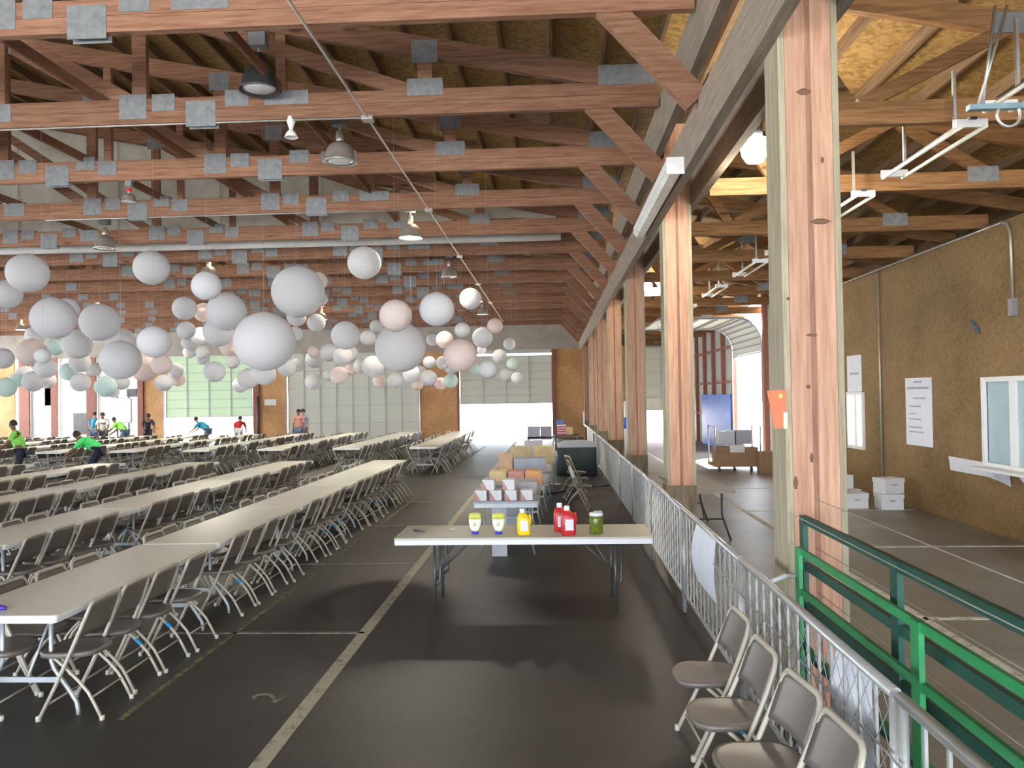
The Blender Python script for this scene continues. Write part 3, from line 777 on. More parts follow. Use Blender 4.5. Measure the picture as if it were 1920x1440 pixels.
for i, (d_, xx, yy, rz, r_, blk, side, n_) in enumerate(chairs[:296]):
    sd = 'aisle side' if side == 1 else 'far side'
    lb = '%s folding chair, %s %s row, %s, %s along' % ('taupe', 'front block' if blk == 0 else 'rear block', ORD[r_], sd, ORD[n_])
    if d_ < 15.5:
        if first: o = cproto; cproto.location = (xx, yy, 0); cproto.rotation_euler = (0, 0, rz); first = False
        else: o = dup(cproto, (xx, yy, 0), rz)
        if (i*7) % 5 < 2:
            c = bpy.data.objects.new('tape', tp); COL.objects.link(c); c.parent = o
            c['label'] = 'strip of bright blue tape wrapped round the rear leg'
    else:
        o = bpy.data.objects.new('folding_chair', far_me); COL.objects.link(o); o.location = (xx, yy, 0); o.rotation_euler = (0, 0, rz)
    tag(o, lb, 'chair', 'folding chairs at the long tables')
rest = MB(); rest.mats = list(farmesh.mats)
for (d_, xx, yy, rz, r_, blk, side, n_) in chairs[296:]:
    o_ = len(rest.v); ca, sa = math.cos(rz), math.sin(rz)
    rest.v += [(xx+a*ca-b_*sa, yy+a*sa+b_*ca, z) for a, b_, z in farmesh.v]
    rest.f += [tuple(k+o_ for k in f) for f in farmesh.f]; rest.m += farmesh.m; rest.sm += farmesh.sm
if rest.v: tag(rest.build('folding_chairs'), 'mass of taupe folding chairs at the farthest tables of the rear block', 'chairs', 'folding chairs at the long tables', 'stuff')
# the four chairs standing with their backs to the fence
for k, (px, py) in enumerate(((.97, 4.87), (.96, 4.27), (.99, 3.72), (1.0, 3.25))):
    o = dup(cproto, (px, py, 0), random.uniform(.06, .16))
    tag(o, 'taupe folding chair with its back to the steel fence, %s from the serving table' % ORD[k], 'chair', 'chairs backed against the fence')
    if k == 1:
        c = bpy.data.objects.new('tape', tp); COL.objects.link(c); c.parent = o; c['label'] = 'strip of bright blue tape wrapped round the leg'

# ------------------------------------------------------------------ serving table and what stands on it
t = thing('serving_table', 'pale folding table standing crosswise in the aisle with dark legs and sauces on top', 'table', (-1.56, 7.70, 0))
SL = 2.50
MB().prism(roundrect(0, SL, 0, TW, .02), .722, .742, 'z').build('tabletop', tabletop2, t)
MB().prism(roundrect(.002, SL-.002, .002, TW-.002, .02), .675, .7219, 'z').build('table_edge', rim_m, t)
for e, x in enumerate((.38, SL-.36)):
    for yy in (.1, TW-.1):
        MB().tube([(x, yy, .675), (x, yy, .01)], .014, 8).tube([(x+.055, yy, .675), (x+.055, yy, .30), (x+.012, yy, .26)], .012, 8).build('leg', dark_leg, t)
    MB().tube([(x, .1, .30), (x, TW-.1, .30)], .01, 8).build('crossbar', dark_leg, t)
    MB().tube([(x, .38, .34), (x+(.36 if e == 0 else -.36), .38, .67)], .011, 8).build('brace', dark_leg, t)
    MB().tube([(x, .1, .34), (x+(.2 if e == 0 else -.2), .1, .67)], .010, 8).build('brace', dark_leg, t)
ZT = .743
def jug(name, px, py, mat, cap_m, label, hgt=.26, group=None, lab=paper_white):
    p = at(px, py, Z=ZT)
    t = thing(name, label, 'bottle', (p.x, p.y, ZT), .12, group); s = hgt/.26
    b_ = MB(); b_.loft([(0,0,0,.055*s,.045*s,4), (0,0,.012*s,.066*s,.052*s,4), (0,0,.10*s,.068*s,.054*s,4), (0,0,.165*s,.066*s,.052*s,3.5), (-.005*s,0,.20*s,.055*s,.044*s,3), (-.012*s,0,.222*s,.034*s,.03*s,2), (-.012*s,0,.23*s,.022*s,.022*s,2)])
    b_.build('bottle_body', mat, t)
    MB().tube([(.045*s,0,.19*s), (.066*s,0,.205*s), (.07*s,0,.17*s), (.072*s,0,.12*s), (.06*s,0,.09*s)], .011*s, 8).build('handle', mat, t)
    MB().lathe([(.024*s,.225*s), (.026*s,.23*s), (.026*s,.262*s), (.02*s,.268*s)], 14, (-.012*s,0,0), True, True).build('cap', cap_m, t)
    MB().box(-.036*s, .04*s, -.0565*s, -.0545*s, .05*s, .15*s).build('paper_label', lab, t)
    return t
def squeeze(px, py, label):
    p = at(px, py, Z=ZT); t = thing('mayonnaise_bottle', label, 'bottle', (p.x, p.y, ZT), 0, 'upturned mayonnaise bottles')
    MB().loft([(0,0,.028,.034,.026,2.2), (0,0,.06,.048,.033,2.3), (0,0,.10,.06,.037,2.4), (0,0,.15,.064,.038,2.5)]).build('bottle_body', mayo_w, t)
    MB().loft([(0,0,.1501,.064,.038,2.5), (0,0,.185,.062,.036,2.8), (0,0,.205,.05,.028,2.8), (0,0,.208,.03,.018,2.5)]).build('shoulder', mayo_y, t)['label'] = 'yellow-green printed band'
    MB().loft([(0,0,0,.036,.03,2.4), (0,0,.027,.035,.028,2.4)]).build('cap', cap_blue, t)
    MB().loft([(0,-.034,.08,.012,.005,2), (0,-.036,.12,.022,.005,2)]).build('paper_label', plain('mayo_label', (.62, .60, .45), .5), t)
squeeze(891, 1001, 'white mayonnaise bottle stood on its blue cap, beside the table edge end')
squeeze(935, 1001, 'white mayonnaise bottle stood on its blue cap, next to the mustard')
jug('mustard_jug', 982, 1003, must_m, cap_w, 'big yellow mustard jug with white cap on the serving table', .25)
jug('ketchup_jug', 1066, 1003, ketch_m, cap_w, 'red ketchup jug standing in front of its twin on the serving table', .275, 'ketchup jugs')
jug('ketchup_jug', 1052, 996, ketch_m, cap_w, 'red ketchup jug half hidden behind its twin on the serving table', .275, 'ketchup jugs')
p = at(1118, 1000, Z=ZT); t = thing('relish_jar', 'round jar of green relish with a white lid on the serving table', 'jar', (p.x, p.y, ZT))
MB().lathe([(.058, 0), (.066, .01), (.068, .15), (.06, .172)], 22, capb=True, capt=True).build('jar_body', relish, t)
MB().lathe([(.062, .173), (.066, .175), (.066, .2), (.05, .206)], 22, capb=True, capt=True).build('lid', cap_w, t)
MB().box(-.02, .06, -.012, .012, .2065, .222).build('lid_tab', plate_m, t)
p = at(786, 997, Z=ZT); t = thing('tongs', 'small black tongs lying on the bare end of the serving table', 'tongs', (p.x, p.y, ZT), -.6)
MB().bar((-.07, 0, .006), (.07, .012, .006), .014, .008).build('arm', dshade, t); MB().bar((-.07, 0, .016), (.06, -.014, .012), .014, .008).build('arm', dshade, t)
p = at(846, 993, Z=ZT); t = thing('plastic_lid', 'crumpled clear wrapper lying between the tongs and the mayonnaise', 'wrapper', (p.x, p.y, ZT))
MB().loft([(0,0,0,.04,.02,1.8), (.004,.002,.008,.035,.016,2), (.01,0,.013,.015,.008,2)], 12).build('wrapper', plain('wrapper_film', (.6, .6, .6), .2), t)
# purple thing on the corner of the first long table
p = at(4, 1142, Z=.745); o = MB().loft([(0,0,.0,.05,.02,2.2), (0,0,.02,.052,.022,2.2), (-.01,0,.03,.03,.012,2)], 14).build('purple_wrapper', plain('purple_plastic', (.06, .03, .35), .4), None, (p.x-.02, p.y, .741))
tag(o, 'small purple packet at the edge of the first long table', 'packet')

# ------------------------------------------------------------------ the run of buffet tables behind it
bt = thing('folding_table', 'grey folding table end-on behind the serving table, stacked with white boxes', 'table', (-.63, 10.35, 0), group='buffet tables set end to end')
MB().prism(roundrect(-.44, .44, 0, 1.83, .03), .715, .745, 'z').build('tabletop', plain('grey_table_top', (.38, .40, .44), .5), bt)
MB().prism(roundrect(-.43, .43, .01, 1.82, .03), .66, .7149, 'z').build('table_edge', leg_m, bt)
for y in (.25, 1.58):
    for sx in (-1, 1): MB().tube([(sx*.3, y, .66), (sx*.3, y, .3), (sx*.36, y, 0)], .015, 8).build('leg', leg_m, bt)
    MB().box(-.29, .29, y-.01, y+.01, .28, .31).build('crossbar', leg_m, bt)
MB().box(-.2, .0, .18, .2, 0, .66).build('end_panel', pale_cloth, bt)
KIDS[bt.name] = list(bt.children)
for k in range(1, 5): dup(bt, (-.63+.07*k, 10.35+1.9*k, 0), label='grey folding table in the buffet run, %s behind the serving table' % ORD[k])
def wedge_box(px, py, Z, Y, label):
    p = at(px, py, Y=Y)
    t = thing('dispenser_box', label, 'box', (p.x, Y, Z), 0, 'white slant-cut boxes on the buffet table')
    MB().prism([(0, .125), (.155, .125), (.155, 0), (.075, 0)], 0, .012).build('front_panel', carton_w, t)
    MB().prism([(0, .12), (.07, 0), (0, 0)], 0, .012).build('front_corner', rose_m, t)
    MB().box(0, .01, .0125, .26, 0, .125).build('side_panel', rose_m, t); MB().box(.145, .155, .0125, .26, 0, .125).build('side_panel', carton_w, t)
    MB().box(0, .155, 0, .26, .1255, .132).build('box_top', carton_w, t)
    return t
for k, px in enumerate((890, 918, 946, 976)): wedge_box(px, 925, .746, 10.42, 'white slant-cut box in the front row of the buffet table, %s along' % ORD[k])
for k, px in enumerate((904, 942)): wedge_box(px, 915, .88, 10.45 if k else 10.44, 'white slant-cut box stacked on top of the front row, %s of two' % ORD[k])
def cart_box(name, x, y, z, w_, d_, h_, mat, label, cat='box', group=None, rz=0):
    t = thing(name, label, cat, (x, y, z), rz, group)
    MB().box(-w_/2, w_/2, -d_/2, d_/2, 0, h_).build('box_body', mat, t)
    f = MB(); f.box(-w_/2-.004, w_/2+.004, -d_/2-.004, -d_/2-.0005, h_*.9, h_+.002); f.box(-.03, .03, -d_/2-.003, -d_/2-.0004, h_*.3, h_*.9-.001)
    f.build('box_flap', mat, t); return t
G = 'goods on the buffet tables'
cart_box('storage_tub', -.85, 11.2, .746, .32, .5, .14, bin_grey, 'grey plastic tub beside the white boxes on the buffet table', 'tub')
cart_box('storage_tub', -.42, 11.35, .746, .36, .55, .16, plain('pale_tub', (.48, .49, .52), .5), 'pale grey tub next to the darker tub on the buffet table', 'tub')
cart_box('carton', -.86, 12.5, .746, .26, .4, .20, carton_y, 'yellow carton in the low coloured row of the buffet run', group=G)
cart_box('carton', -.58, 12.5, .746, .24, .4, .20, carton_r, 'dull red carton between yellow and orange cartons', group=G)
cart_box('carton', -.31, 12.5, .746, .25, .4, .20, carton_o, 'orange carton at the post end of the low coloured row', group=G)
cart_box('carton', -.84, 14.2, .746, .24, .4, .34, plain('tan_carton', (.6, .38, .24), .7), 'tan carton beside the grey crates on the buffet run', group=G)
cart_box('storage_tub', -.42, 14.2, .746, .55, .5, .26, bin_grey, 'wide grey crate on the third buffet table', 'tub')
cart_box('carton', -.66, 16.2, .746, .40, .4, .34, plain('straw_carton', (.55, .45, .25), .7), 'straw-coloured carton at the top of the buffet stack, one of two', group=G)
cart_box('carton', -.20, 16.2, .746, .40, .4, .34, carton_y, 'yellow-topped carton beside the straw carton on the buffet stack', group=G)
cart_box('carton', -.45, 18.2, .746, .40, .4, .34, plain('lilac_carton', (.5, .46, .52), .7), 'pale lilac carton at the far end of the buffet run', group=G)
# dark covered stand and clutter by the door
p = at(1082, 893, Z=0); bx, by = p.x, p.y
t = thing('covered_table', 'table under a dark green cloth with a pale sheet on top, beside the far posts', 'table', (bx, by, 0))
MB().loft([(0,.35,.03,.54,.37,9), (0,.35,.4,.52,.36,9), (0,.35,.745,.52,.36,12)], 40).build('tablecloth', black_cloth, t)
MB().prism([(-.5, 0), (.52, 0), (.5, .1), (.2, .16), (-.3, .15), (-.5, .06)], .02, .7).build('pale_sheet', pale_cloth, t).location = (0, 0, .746)
t = thing('steel_stanchion', 'slim bright steel upright standing beside the dark covered table', 'post', at(1040, 908, Z=0))
MB().tube([(0, 0, 0), (0, 0, 1.02)], .028, 10).build('pole', galv, t); MB().lathe([(.14, 0), (.14, .012), (.03, .03)], 16, capb=True).build('base_plate', galv, t)
def clutter(px, py, Y, w_, h_, mat, label, name='storage_tub', cat='tub', d_=.6):
    p = at(px, py, Y=Y); z = p.z
    return cart_box(name, p.x, Y+d_/2, max(z, 0), w_, d_, h_, mat, label, cat)
def stand(px0, px1, Y, z, label, mat=bin_grey):
    a = at(px0, 800, Y=Y).x; b_ = at(px1, 800, Y=Y).x
    t = thing('utility_cart', label, 'cart', ((a+b_)/2, Y, 0)); w_ = (b_-a)/2
    MB().box(-w_, w_, 0, .7, z-.05, z).build('tray', mat, t); MB().box(-w_, w_, 0, .7, .18, .22).build('shelf', mat, t)
    for sx in (-1, 1):
        for yy in (.03, .67): MB().box(sx*(w_-.03)-.02, sx*(w_-.03)+.02, yy-.02, yy+.02, .09, z-.05).build('leg', mat, t)
    for sx in (-1, 1):
        for yy in (.05, .65): MB().tube([(sx*(w_-.05)-.02, yy, .045), (sx*(w_-.05)+.02, yy, .045)], .045, 12).build('caster', dshade, t)
stand(988, 1040, 27, .72, 'grey cart with pale bundles silhouetted against the bright doorway')
clutter(1001, 824, 27, .42, .42, pale_cloth, 'pale bundle on the cart against the doorway, next to the opening', 'laundry_bundle', 'bundle')
clutter(1024, 824, 27, .38, .42, plain('lilac_cloth', (.45, .42, .52), .8), 'lilac bundle on the cart against the doorway, next to the striped box', 'laundry_bundle', 'bundle')
stand(1040, 1085, 27.5, .75, 'dark cart carrying the striped box beside the far doorway', dshade)
cart_box('striped_box', at(1053, 815, Y=27.6).x, 27.85, .751, .30, .5, .34, carton_w, 'red and white striped box on the dark cart near the far door')
sb = at(1053, 815, Y=27.6).x
for k in range(4): MB().box(sb-.15, sb+.15, 27.588, 27.594, .76+.08*k, .80+.08*k).build('stripe', red_s, [o for o in COL.objects if o.name.startswith('striped_box')][0]).matrix_parent_inverse = Matrix.Translation((-sb, -27.85, -.751))
cart_box('carton', at(1068, 805, Y=27.6).x, 27.85, .751, .22, .4, .26, carton_y, 'yellow carton on the dark cart beside the striped box')
cart_box('storage_tub', at(1050, 800, Y=27.6).x, 27.95, 1.095, .26, .26, .17, plain('blue_tub', (.10, .13, .38), .5), 'small blue tub on top of the striped box', 'tub')
# loose chairs folded beside the buffet run
for k, (px, py) in enumerate(((.42, 14.9), (.42, 16.3), (.42, 17.6))):
    o = dup(cproto, (px, py, 0), PI+.2*k-.1); tag(o, 'folding chair beside the buffet tables on the post side, %s behind the serving table' % ORD[k], 'chair', 'chairs beside the buffet run')
tag(MB().tube([at(1000, 925, Z=.012), at(1040, 924, Z=.012), at(1090, 915, Z=.012), at(1170, 907, Z=.012)], .012, 6).build('floor_cable', dshade), 'dark cable lying across the floor beyond the serving table', 'cable')

# ------------------------------------------------------------------ fence, gates, wires
FX = 1.24
def make_fence():
    t = thing('fence_panel', None, 'fence')
    Lp = 2.38
    MB().tube([(0, .0, .985), (0, Lp, .985)], .024, 10).build('top_rail', galv, t)
    MB().tube([(0, .03, .17), (0, Lp-.03, .17)], .016, 8).build('bottom_rail', galv, t)
    for y in (.02, Lp-.02): MB().tube([(0, y, 0), (0, y, .975)], .019, 8).build('post', galv, t)
    for k in range(1, 14): y = .02+(Lp-.04)*k/14; MB().box(-.006, .006, y-.008, y+.008, .18, .967).build('picket', galv, t)
    mb = MB(); a = -.012
    z0, z1 = .17, .96
    for k in range(-8, 22):
        y = k*.11
        for s_ in (1, -1):
            ya, yb = (y, y+(z1-z0)*.8) if s_ == 1 else (y+(z1-z0)*.8, y)
            za, zb = z0, z1
            # clip to the panel
            pts = []
            for tt in [0, 1]: pts.append((ya+(yb-ya)*tt, za+(zb-za)*tt))
            (p0, q0), (p1, q1) = pts
            def clip(p0, q0, p1, q1):
                lo, hi = .03, Lp-.03
                t0, t1 = 0., 1.; dp = p1-p0
                for bnd, sg in ((lo, 1), (hi, -1)):
                    if sg*(p0-bnd) < 0 and sg*(p1-bnd) < 0: return None
                    tcr = (bnd-p0)/dp
                    if sg*(p0-bnd) < 0: t0 = max(t0, tcr)
                    elif sg*(p1-bnd) < 0: t1 = min(t1, tcr)
                return (p0+dp*t0, q0+(q1-q0)*t0, p0+dp*t1, q0+(q1-q0)*t1) if t1-t0 > .02 else None
            c_ = clip(p0, q0, p1, q1)
            if c_: mb.bar((a, c_[0], c_[1]), (a, c_[2], c_[3]), 0.003, 0.003, side=(1, 0, 0))
    me = mb.mesh('wire_mesh', galv)
    def mesh_b(r): o = bpy.data.objects.new('wire_mesh', me); COL.objects.link(o); o.parent = r
    return t, mesh_b
fp, mesh_b = make_fence()
for k in range(9):
    y = .6+2.42*k; lb = 'galvanised fence panel with pickets and wire mesh along the posts, %s from the front' % ORD[k]
    if k == 0: fp.location = (FX, y, 0); tag(fp, lb.replace(' and wire mesh', ' only, no mesh,'), 'fence', 'fence panels beside the aisle')
    else: r = dup(fp, (FX, y, 0), label=lb); mesh_b(r)
# thin wire strands on the posts and a slack rope along the fence
for k, (x, z) in enumerate(((1.60, 1.44), (1.60, 1.14), (1.60, .87), (1.435, 1.36), (1.435, 1.18))):
    y1 = 5.0 if x > 1.4 else 28
    tag(MB().tube([(x, .8 if x > 1.4 else 5.0, z), (x, y1/2+.5, z-.008), (x, y1, z)], .0028, 5).build('wire_strand', wire_m),
        ['top thin wire strand running behind the fence to the first post', 'middle thin wire strand running behind the fence to the first post', 'lowest thin wire strand running behind the fence to the first post',
         'upper thin wire strand stretched along the faces of the posts', 'lower thin wire strand stretched along the faces of the posts'][k], 'wire', 'thin wire strands')
tag(MB().tube([(1.20, 1.0, .74), (1.20, 2.6, .76), (1.20, 3.0, .775), (1.20, 3.6, .77), (1.20, 6.2, .80)], .0045, 6).build('slack_rope', wire_m), 'thin slack cord tied along the hall side of the fence', 'cord')
# livestock gates
def gate(name, x, y0, y1, zs, mat, r_, stiles, label):
    t = thing(name, label, 'gate', (x, y0, 0))
    for z in zs: MB().bar((0, 0, z), (0, y1-y0, z), r_*1.1, r_*2.1, side=(1, 0, 0)).build('rail', mat, t)
    for y in stiles: MB().bar((-.01, y-y0, .06), (-.01, y-y0, zs[0]+r_), r_*1.2, .075, side=(1, 0, 0)).build('stile', mat, t)
    return t
gate('tube_gate', 1.515, .7, 4.97, (1.325, 1.05, .81, .52, .24), green_d, .024, (4.94, 3.63, 1.6), 'dark green tube gate leaning inside the first post')
gate('tube_gate', 1.44, .7, 4.83, (1.165, .93, .62, .32), green_l, .019, (4.8, 3.27, 1.9), 'bright green tube gate in front of the dark green gate')
a = at(1440, 1093, X=1.24); b_ = at(1502, 1080, X=1.5)
tag(MB().tube([a, (a+b_)/2+Vector((0, 0, .02)), b_], [.012, .014, .008], 8).build('white_strap', paper_white), 'white strap tying the bright green gate to the fence', 'strap')
# papers on the fence
def sheet(y0, y1, z0, z1, x, label, skew=0):
    n = 8; vs = []; fs = []
    for j in range(n+1):
        for i in range(5):
            u = i/4; v = j/n
            vs.append((x-.05*math.sin(v*PI)*(.3+u*.7)-.01, y0+(y1-y0)*u+skew*v, z1+(z0-z1)*v))
    for j in range(n):
        for i in range(4): a = j*5+i; fs.append((a, a+1, a+6, a+5))
    m_ = len(vs); vs += [(x_+.003, y_, z_) for x_, y_, z_ in vs]; fs += [tuple(m_+i for i in reversed(f)) for f in fs]
    tag(MB().add(vs, fs, True).build('paper_sheet', paper_white), label, 'paper', 'papers hung on the fence')
sheet(6.15, 6.95, .50, .98, 1.225, 'pale paper sheet hung on the fence between serving table and chairs')
sheet(3.35, 3.75, .52, .93, 1.29, 'white paper sheet hung behind the fence above the chair backs', -.1)
sheet(3.05, 3.5, .22, .58, 1.29, 'white paper sheet low behind the fence beside the last chair', -.1)
# orange sign on the first post
p0 = at(1437, 733, Y=5.08); p1 = at(1474, 803, Y=5.08)
t = thing('orange_sign', 'orange paper sign curled round the hall side of the first post', 'sign', (0, 0, 0))
MB().add([(p0.x, 5.07, p0.z), (p1.x, 5.07, p0.z+.005), (p1.x, 5.07, p1.z), (p0.x+.04, 5.07, p1.z), (p0.x, 5.064, p0.z), (p1.x, 5.064, p0.z+.005), (p1.x, 5.064, p1.z), (p0.x+.04, 5.064, p1.z)],
         [(0,3,2,1),(4,5,6,7),(0,1,5,4),(1,2,6,5),(2,3,7,6),(3,0,4,7)], False).build('sheet', orange_p, t)
MB().box(p1.x-.045, p1.x-.025, 5.058, 5.0635, p0.z-.045, p0.z-.02).build('sticker', yellow_p, t)
MB().box(p1.x-.02, p1.x+.003, 5.058, 5.0635, p1.z+.0, p1.z+.10).build('sticker', plain('pale_sticker', (.8, .82, .5), .6), t)
# white railing pieces at the far posts
t = thing('white_railing', 'white railing with curved balusters far along the posts', 'railing', (1.22, 23.2, 0))
MB().tube([(0, 8.5, 1.45), (0, 8.4, .95), (0, 0, .98)], .03, 8).build('top_rail', white_m, t)
for y in (2.2, 3.6, 5.2): MB().tube([(0, y, .95), (0, y-.05, .5), (0, y, 0)], .025, 8).build('baluster', white_m, t)
MB().box(-.03, .03, -.03, .03, 0, 1.0).build('post', white_m, t)
p = at(1175, 868, Z=0); t = thing('marker_pole', 'white pole with a blue band standing between the rear posts', 'pole', p)
MB().tube([(0, 0, 0), (0, 0, 1.9)], .06, 10).build('pole', white_m, t); MB().tube([(0, 0, 1.05), (0, 0, 1.4)], .064, 10).build('band', plain('blue_band', (.02, .12, .8), .5), t)
# ------------------------------------------------------------------ things of the side bay
t = thing('folding_table', 'brown-topped folding table with black legs in the side bay behind the second post', 'table', (2.14, 11.3, 0))
MB().prism(roundrect(-.38, .38, 0, 2.3, .03), .70, .74, 'z').build('tabletop', plain('brown_table_top', (.25, .22, .19), .5), t)
for y in (.3, 2.0):
    for sx in (-1, 1): MB().tube([(sx*.25, y, .70), (sx*.25, y, .36), (sx*.30, y, .2), (sx*.37, y, 0)], .015, 8).build('leg', dshade, t)
    MB().tube([(-.27, y, .30), (.27, y, .30)], .012, 8).build('crossbar', dshade, t)
    MB().tube([(0, y, .30), (0, y+(.4 if y < 1 else -.4), .7)], .01, 6).build('brace', dshade, t)
def poster(y0, y1, z0, z1, label, lines, name='poster'):
    t = thing(name, label, 'sign', (XR-.005, (y0+y1)/2, 0))
    h = (y1-y0)/2
    MB().box(-.004, .004, -h, h, z0, z1).build('sheet', paper_white, t)
    for k, (v, a, b_, th) in enumerate(lines):
        z = z1-(z1-z0)*v
        MB().box(-.0065, -.0045, h*a, h*b_, z-th, z+th).build('printed_line', faint_ink, t)
L_ = [(.06, -.3, .3, .018), (.15, -.8, .85, .022), (.30, -.55, .4, .015), (.42, -.2, .7, .012), (.53, .2, .75, .01), (.61, -.2, .75, .012), (.73, -.25, .75, .012), (.80, -.4, .75, .012)]
poster(13.85, 14.85, 1.12, 2.31, 'tall white poster with faint printed lines on the strand board wall', L_)
poster(16.9, 17.7, 2.08, 2.85, 'white poster above the small bright window, half hidden by the first post', [(.5, -.6, .6, .02)])
t = thing('paper_banner', 'torn white paper banner pinned to the wall beside the window shelf', 'banner', (XR-.015, 0, 0))
MB().prism([(13.3, 1.02), (11.6, 1.0), (11.55, .72), (11.75, .76), (12.1, .80), (13.25, .80)], -.004, .004, 'x').build('sheet', paper_white, t)
MB().prism([(12.2, .99), (11.6, .98), (11.62, .74), (11.9, .8)], -.012, -.006, 'x').build('torn_flap', plain('shaded_paper', (.6, .62, .68), .7), t)
t = thing('wall_shelf', 'narrow white counter shelf on brackets under the service window', 'shelf', (XR, 9.0, .93))
MB().box(-.30, -.001, 0, 3.1, 0, .035).build('shelf_board', white_m, t)
for y in (.5, 1.9): MB().prism([(-.26, -.001), (-.0, -.001), (-.0, -.28), (-.04, -.28)], y, y+.04).build('bracket', white_m, t)
def cond(pts, label, r_=.018): tag(MB().tube(pts, r_, 8).build('conduit', conduit_m), label, 'conduit', 'conduits on the strand board wall')
cond([(XR-.03, 22, wt-.02), (XR-.03, 16.0, wt-.02), (XR-.03, 11.6, wt-.02)] + arc((XR-.03, 11.6, wt-.22), .2, PI/2, PI, 5, 'yz')[0:1] + [(XR-.03, 11.45-.0, wt-.08), (XR-.03, 11.38, wt-.25), (XR-.03, 11.36, 3.35)], 'steel conduit along the top of the strand board wall bending down at its end')
cond([(XR-.03, 15.9, wt-.05), (XR-.03, 15.9, .35)], 'upright steel conduit running down the strand board wall behind the white boxes')
tag(MB().box(XR-.07, XR-.001, 11.30, 11.42, 3.10, 3.34).build('electrical_box', plate_m), 'grey switch box at the foot of the bent conduit', 'electrical box')
t = thing('nail_strap', 'small blue-grey strap hooked on a nail high on the strand board wall', 'strap', (XR-.023, 12.4, 3.05))
MB().loft([(0,-.10,-.12,.02,.05,2.2), (0,-.05,-.05,.022,.06,2.2), (0,.05,.05,.02,.035,2), (0,.12,.10,.015,.03,2)], 14).build('strap_body', plain('slate_cloth', (.09, .12, .18), .7), t)
def file_box(x, y, z, label, rz=0, lid=True, m=carton_w):
    t = thing('file_box', label, 'box', (x, y, z), rz, 'white boxes by the strand board wall')
    MB().box(-.19, .19, -.16, .16, 0, .24).build('box_body', m, t)
    if lid: MB().box(-.2, .2, -.17, .17, .2, .27).build('lid', m, t)
    MB().box(-.05, .05, -.1625, -.1605, .14, .17).build('handle_hole', faint_ink, t)
file_box(5.93, 14.55, 0, 'white lidded file box on the floor by the wall, under another box')
file_box(5.95, 14.6, .275, 'white file box stacked on top of the lidded one by the wall', .3)
file_box(5.40, 14.75, 0, 'white file box on the floor beside the first post, next to the stack')
file_box(5.46, 15.3, 0, 'white file box set behind the floor box near the wall', .2)
cart_box('carton', 5.35, 15.4, .275, .40, .34, .25, carton_w, 'white carton leaning high behind the file boxes near the post', rz=.3)
# pallet cart of cardboard by the open side door
p = at(1385, 884, Z=0); t = thing('pallet_cart', 'low pallet cart loaded with brown cartons beside the bright side door', 'cart', (p.x, p.y, 0))
MB().box(-.62, .62, 0, 1.0, .12, .2).build('deck', carton, t)
for sx in (-.5, -.1, .35): MB().tube([(sx-.03, .06, .06), (sx+.03, .06, .06)], .06, 12).build('caster', dshade, t)
for sx in (-.6, .6): MB().tube([(sx, .05, .2), (sx, .05, 1.2), (sx, .95, 1.2), (sx, .95, .2)], .02, 8).build('end_frame', frame_m, t)
MB().box(-.62, .62, .02, .05, .2, .5).build('side_board', carton, t)
k = 0
for (dx, dz, w_, h_, m) in ((-.38, .2, .36, .45, carton), (.02, .2, .40, .5, carton_w), (.40, .2, .34, .42, carton), (-.25, .71, .42, .36, pale_cloth), (.2, .71, .4, .38, bin_grey)):
    cart_box('carton', p.x+dx, p.y+.45, dz, w_, .5, h_, m, ['brown carton low on the pallet cart beside its frame', 'pale carton in the middle of the pallet cart', 'brown carton low at the wall end of the pallet cart', 'pale grey sack-like bundle on top of the pallet cart', 'grey tub on top of the pallet cart'][k]); k += 1
p = at(1446, 888, Z=0); cart_box('carton', p.x, p.y+.3, 0, .45, .5, .55, carton, 'brown carton on the floor between the pallet cart and first post')
tag(MB().box(6.22, 6.25, 28.4, 33.8, .02, 2.05).build('blue_tarp', blue_tarp), 'blue tarp hung along the metal side wall beyond the pallet cart', 'tarp')
tag(MB().box(5.2, 5.9, 43.5, 44.5, 0, 1.2).build('skip_bin', plain('pink_brick', (.5, .28, .24), .8)), 'dull pink bin outside the small end door', 'bin')
# board on a stand near the end wall, tall cable and things on the end wall
a = at(214, 792, Y=33); b_ = at(245, 748, Y=33)
t = thing('notice_board', 'white board on a dark stand in front of the end wall', 'board', ((a.x+b_.x)/2, 33, 0)); w_ = (b_.x-a.x)/2
MB().box(-w_, w_, -.02, .02, a.z, b_.z).build('board', paper_white, t)
MB().box(-w_-.03, w_+.03, .021, .04, a.z-.03, b_.z+.03).build('board_frame', frame_m, t)
for sx in (-.25, .25): MB().box(sx-.02, sx+.02, .041, .08, 0, b_.z+.25).build('leg', dshade, t)
tag(MB().box(-21.9, -21.4, YF-.05, YF+.0, 2.4, 2.8).build('wall_speaker', dshade), 'small dark speaker high beside the white board', 'speaker')
t = thing('lamp_post', 'thin dark floor stand against the orange pillar', 'stand', (at(484, 800, Y=38).x, 38, 0))
MB().tube([(0, 0, .02), (0, 0, 2.3)], .05, 8).build('pole', dshade, t); MB().lathe([(.35, 0), (.3, .05), (.05, .1)], 14, capb=True).build('base_plate', dshade, t)
tag(MB().box(-14.7, -14.1, YF-.02, YF-.001, 1.85, 2.15).build('wall_sign', white_m), 'small white sign on the orange pillar beside the thin stand', 'sign')

